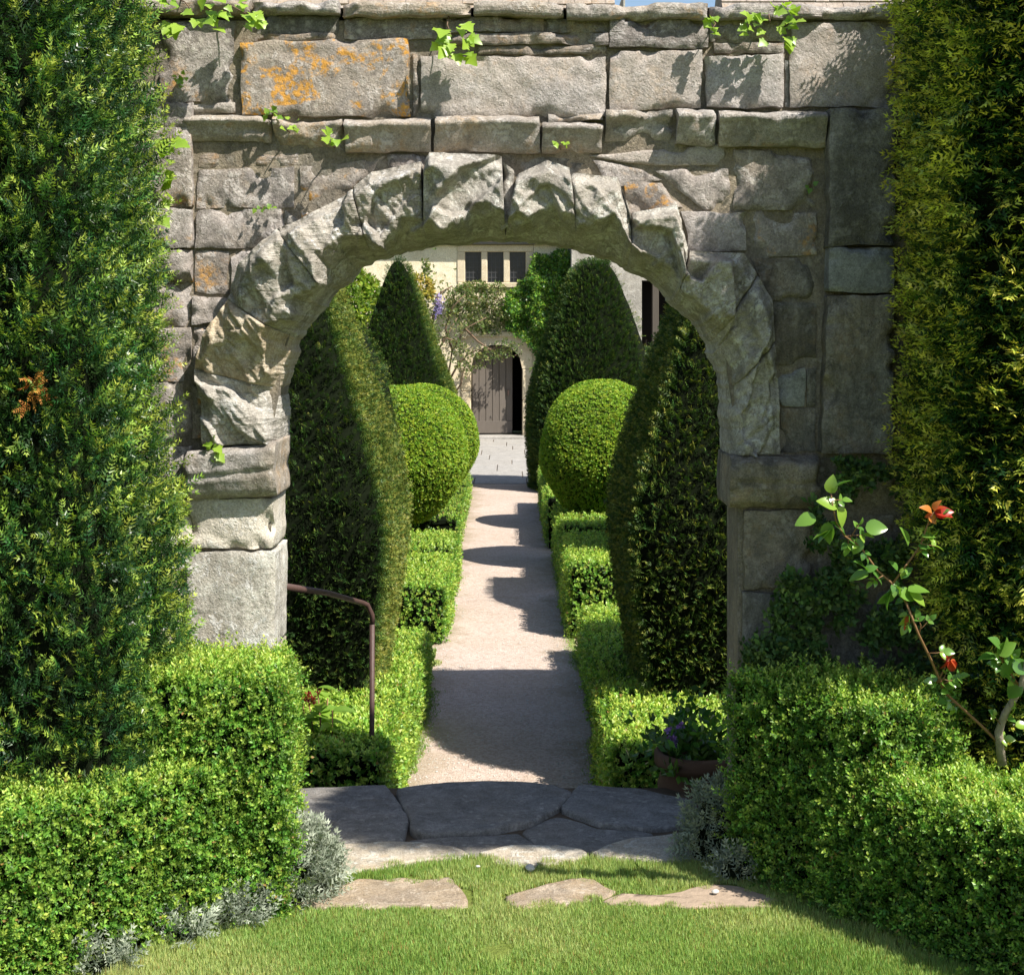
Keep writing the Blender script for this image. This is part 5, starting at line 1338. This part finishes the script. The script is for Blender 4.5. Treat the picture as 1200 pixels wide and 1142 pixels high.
for si, m_ in ((1, 13), (2, 9), (3, 5), (0, 7), (5, 5)):
    for j in range(m_):
        a, b = along(stems[si][0], RNG.uniform(0.12, 0.97)); an = RNG.uniform(0, 6.28); L_ = RNG.uniform(9, 24)
        e = (a + L_ * math.cos(an), b + L_ * 0.7 * math.sin(an) - 5); p, q = rp(a, b), rp(*e)
        mb = MB(); mb.tube([p, p * 0.5 + q * 0.5 + RNG.normal(0, 0.003, 3), q], [0.0016, 0.0013, 0.0009], 5); mb.build("twig", M['rosestem'], rose, rb, smooth=True)
        dd = norm((q - p)[None])[0]; sz = RNG.uniform(0.022, 0.036); sd = np.cross(dd, np.array([0, -0.8, 0.6]))
        for s_, kx in ((0, 1.0), (1, 0.8), (-1, 0.8)):
            put_leaf('rose', int(RNG.integers(0, 3)), rose, rb, q - dd * 0.008 * abs(s_), dd * (1 - 0.55 * abs(s_)) + sd * 0.9 * s_ + np.array([0, -0.25, -0.1]), np.array([0.35, -0.6, 0.7]) + RNG.normal(0, 0.3, 3), sz * kx)
for (a, b, c_, d_, k) in [(1092,600,1080,590,2),(1094,598,1098,584,2),(1096,600,1116,600,0),(1095,602,1116,596,0),(1092,602,1084,606,1),(1096,598,1106,590,1),(1088,604,1098,612,2),
                          (1112,772,1104,770,0),(1113,772,1113,762,0),(1114,773,1122,780,1),(1113,774,1118,786,0),(1110,774,1104,784,0),(1062,730,1062,740,0),(1064,722,1058,730,1)]:
    p, q = rp(a, b), rp(c_, d_); d = q - p; d[1] -= 0.3 * np.linalg.norm(d)
    o = put_leaf('red', k, rose, rb, p, d, np.array([0.35, -0.6, 0.6]) + RNG.normal(0, 0.5, 3), np.linalg.norm(q - p) * 1.0)
    o.name = "red_leaf"
# perennial by the handrail
per = empty("perennial", (-0.88, 7.12, LOW), "leafy perennial with a dark red flower head below the handrail", "plant"); pb2 = np.array(per.location)
tops = [(372, 806), (362, 822), (384, 818), (352, 800), (376, 838), (350, 845), (390, 832), (345, 870)]
for i, (a, b) in enumerate(tops):
    tip = at(a, b, 7.04 + 0.03 * (i % 3)); root = np.array([-0.88 + 0.03 * math.cos(i), 7.12 + 0.03 * math.sin(i), LOW])
    mb = MB(); mb.tube([root, root * 0.5 + tip * 0.5 + np.array([0.01, 0, 0.03]), tip], [0.006, 0.005, 0.003], 6); mb.build("stem", M['rosestem'], per, pb2, smooth=True)
    for j in range(9):
        f = 1 - 0.05 * j; p = root * (1 - f) + tip * f; an = j * 2.4 + i
        put_leaf('per', j + i, per, pb2, p, np.array([math.cos(an), math.sin(an) * 0.6 - 0.25, 0.35]), np.array([0, -0.3, 1.0]) + RNG.normal(0, 0.2, 3), RNG.uniform(0.09, 0.13))
q = at(364, 818, 6.98); P = q + RNG.normal(0, 0.012, (24, 3))
Vp, Fp, Lp = scatter(P, RNG.normal(0, 0.6, P.shape) + np.array([0, -0.2, 0.3]), RNG.normal(0, 1, P.shape), np.full(24, 0.022), FIVE, RNG.random(24) * 0.4)
link("flower_head", raw_mesh("flower_head", Vp - q, [Fp], [M['redleaf']], leafvar=Lp), per, tuple(q - pb2))

# ------------------------------------------------------------------ silver edging plants
def silver(c, r, h, n, label, size=0.05, mat='silver', new=(0.2, 1.1)):
    pr = smooth_prof([(1.0, 0.0), (0.98, 0.3), (0.8, 0.7), (0.45, 0.93), (0.0, 1.0)], 16)
    V, T = turned(0, 0, np.stack([pr[:, 0] * r, pr[:, 1] * h], 1), 20)
    V = V * np.array([1, 0.85, 1]) + np.array(c)
    o = foliage("silver_plant", (V, T), n, YEW_SMALL, size, M[mat], M['core'], r * 0.3, out=0.6, up=0.7, jit=0.45, new=new, depth=0.02, lump=0.03, lscale=8, base=tuple(c))
    return tag(o, label, "plant", "silver leaved edging plants")
silver((-0.69, 4.80, -0.01), 0.16, 0.21, 1300, "pale silver leaved bush at the foot of the sunlit jamb")
silver((-0.84, 4.58, -0.01), 0.12, 0.09, 380, "silver bush spreading below the box hedge beside the worn stone")
silver((-0.96, 4.44, -0.01), 0.075, 0.06, 130, "low silver clump at the lawn edge under the box hedge")
silver((-1.10, 4.24, -0.01), 0.075, 0.06, 110, "small silver clump where the lawn edge leaves the picture")
silver((0.70, 5.10, -0.01), 0.12, 0.24, 600, "dull silver bush in the shade at the end of the darker hedge", new=(0.0, 0.5))
silver((0.74, 4.93, -0.01), 0.07, 0.08, 120, "tiny silver seedling at the end of the darker hedge")

# ------------------------------------------------------------------ lawn grass, path edge tufts, pebbles
def blades(P, h, name, label, lean=0.35, new=(0.1, 1.0), w=0.0032):
    n = len(P); an = RNG.uniform(0, 2 * np.pi, n); d = np.stack([np.cos(an), np.sin(an)], 1); L = np.abs(RNG.normal(0, lean, n)) * h
    s = np.stack([-np.sin(an + RNG.normal(0, .5, n)), np.cos(an), np.zeros(n)], 1) * w / 2
    tip = P.copy(); tip[:, :2] += d * L[:, None]; tip[:, 2] += h
    V = np.stack([P - s, P + s, tip], 1).reshape(-1, 3)
    T3 = np.arange(n * 3).reshape(n, 3)
    patch = fbm(P * np.array([2.6, 2.6, 0]), 4, 91)
    nw = np.clip(new[0] + (new[1] - new[0]) * (0.4 * RNG.random(n) + 1.7 * (patch - 0.34)), 0, 1)
    lv = np.empty((n, 3, 3)); lv[:, :, 0] = nw[:, None]; lv[:, :, 1] = RNG.random(n)[:, None]; lv[:, :, 2] = RNG.random(n)[:, None]
    o = link(name, raw_mesh(name, V, [T3], [M['grass']], leafvar=lv.reshape(-1, 3)))
    o["kind"] = "stuff"; o["label"] = label; return o
n = 480000
P = np.stack([RNG.uniform(-1.55, 1.6, n), RNG.uniform(3.9, 5.10, n), np.full(n, -0.012)], 1)
wob = np.stack([fbm(P * 16, 3, 93) - 0.5, fbm(P * 16, 3, 94) - 0.5], 1) * 0.10
bad = np.zeros(n, bool)
for pl in LS + [SOIL, FL[5][0], FL[6][0], FL[7][0]]: bad |= inpoly(P[:, :2] + wob * 1.6, [ground(a, b) for a, b in pl])
worn = ((P[:, 0] + 0.01) / 0.22) ** 2 + ((P[:, 1] - 4.33) / 0.13) ** 2
thin = RNG.random(n) < 0.55 * np.exp(-worn) + 0.5 * sst(0.55, 0.75, fbm(P * 5, 3, 95))
edge_l = P[:, 0] < (-1.12 + (P[:, 1] - 4.1) * 0.42); edge_r = P[:, 0] > (1.32 - (P[:, 1] - 4.1) * 0.62)
P = P[~bad & ~thin & ~edge_l & ~edge_r]
h = RNG.uniform(0.007, 0.020, len(P)) * (0.7 + 0.7 * fbm(P * 7, 3, 96))
er = 1.32 - (P[:, 1] - 4.1) * 0.62 - P[:, 0]; el = P[:, 0] - (-1.12 + (P[:, 1] - 4.1) * 0.42)
h = h * (1 + 1.2 * np.exp(-np.minimum(er, el) / 0.05)) * (1 + 0.5 * sst(4.95, 5.05, P[:, 1]))
blades(P, h, "lawn_grass", "short sunlit lawn grass with worn yellowish patches")
n = 40000
Y = RNG.uniform(6.0, 16, n); sd = RNG.random(n) < 0.75
xe = np.where(sd, -0.58 + np.abs(RNG.normal(0, 0.05, n)), 0.50 - np.abs(RNG.normal(0, 0.03, n)))
P = np.stack([xe, Y, np.full(n, LOW)], 1)
keep = fbm(P * np.array([2.2, 1.3, 1]), 3, 97) > 0.42 + 0.9 * np.where(sd, np.maximum(0, xe + 0.5), 0.0); P = P[keep]
blades(P, RNG.uniform(0.006, 0.02, len(P)), "verge_grass", "thin grass creeping in along the gravel path edges", 0.9, w=0.006)
n = 16000; P = np.stack([RNG.uniform(-0.68, -0.545, n), RNG.uniform(6.1, 11.5, n), np.full(n, LOW)], 1)
blades(P, RNG.uniform(0.012, 0.035, n), "edge_grass", "longer grass between the low hedge and the gravel", 0.5, w=0.007)
# loose chippings on the gravel
n = 5000; Pp = np.stack([RNG.uniform(-0.56, 0.5, n), 7.6 + 7.5 * RNG.random(n) ** 1.6, np.full(n, LOW + 0.002)], 1)
edgew = np.minimum(Pp[:, 0] + 0.56, 0.5 - Pp[:, 0]); Pp = Pp[RNG.random(n) < 0.25 + 0.75 * np.exp(-edgew / 0.12)]
oc = np.array([(1,0,0),(-1,0,0),(0,1,0),(0,-1,0),(0,0,1),(0,0,-0.4)], float); of = np.array([(0,2,4),(2,1,4),(1,3,4),(3,0,4),(2,0,5),(1,2,5),(3,1,5),(0,3,5)])
sz_ = RNG.uniform(0.003, 0.009, (len(Pp), 1, 1)) * RNG.uniform(0.6, 1.3, (len(Pp), 6, 1))
Vg = (Pp[:, None] + oc[None] * sz_ * np.array([1, 1, 0.6])).reshape(-1, 3); Fg = (of[None] + np.arange(len(Pp))[:, None, None] * 6).reshape(-1, 3)
tag(link("loose_gravel", raw_mesh("loose_gravel", Vg, [Fg], [M['pebble']])), "loose pale chippings scattered along the path edges", None, None, "stuff")
for px, py, s, lab in [(621, 1019, 0.018, "pale rounded pebble lying in the grass before the threshold"), (838, 1047, 0.012, None), (560, 1017, 0.008, None)]:
    g = ground(px, py); pr = [(0.0, -0.4), (0.7, -0.3), (1.0, 0.05), (0.8, 0.4), (0.35, 0.6), (0.0, 0.65)]
    V, T = turned(g[0], g[1], [(a * s, 0.006 + b * s) for a, b in pr], 14, 0, 1.0, 0.8); V = V + (fbm(V * 60, 2, 3)[:, None] - 0.5) * s * 0.4
    o = centred("pebble", V, [T], [M['pebble']], None, smooth=True)
    tag(o, lab or {838: "small white pebble on the bare soil", 560: "tiny white pebble at the edge of the sunlit flag"}[px], "pebble")
for o in bpy.data.objects:
    if o.type == 'MESH' and o.parent is not None and o.name.split(".")[0] in ("spray", "foliage", "flower", "flower_cluster", "flower_head"): o["kind"] = "stuff"
print("TRIS", TRIS, sum(TRIS.values()))
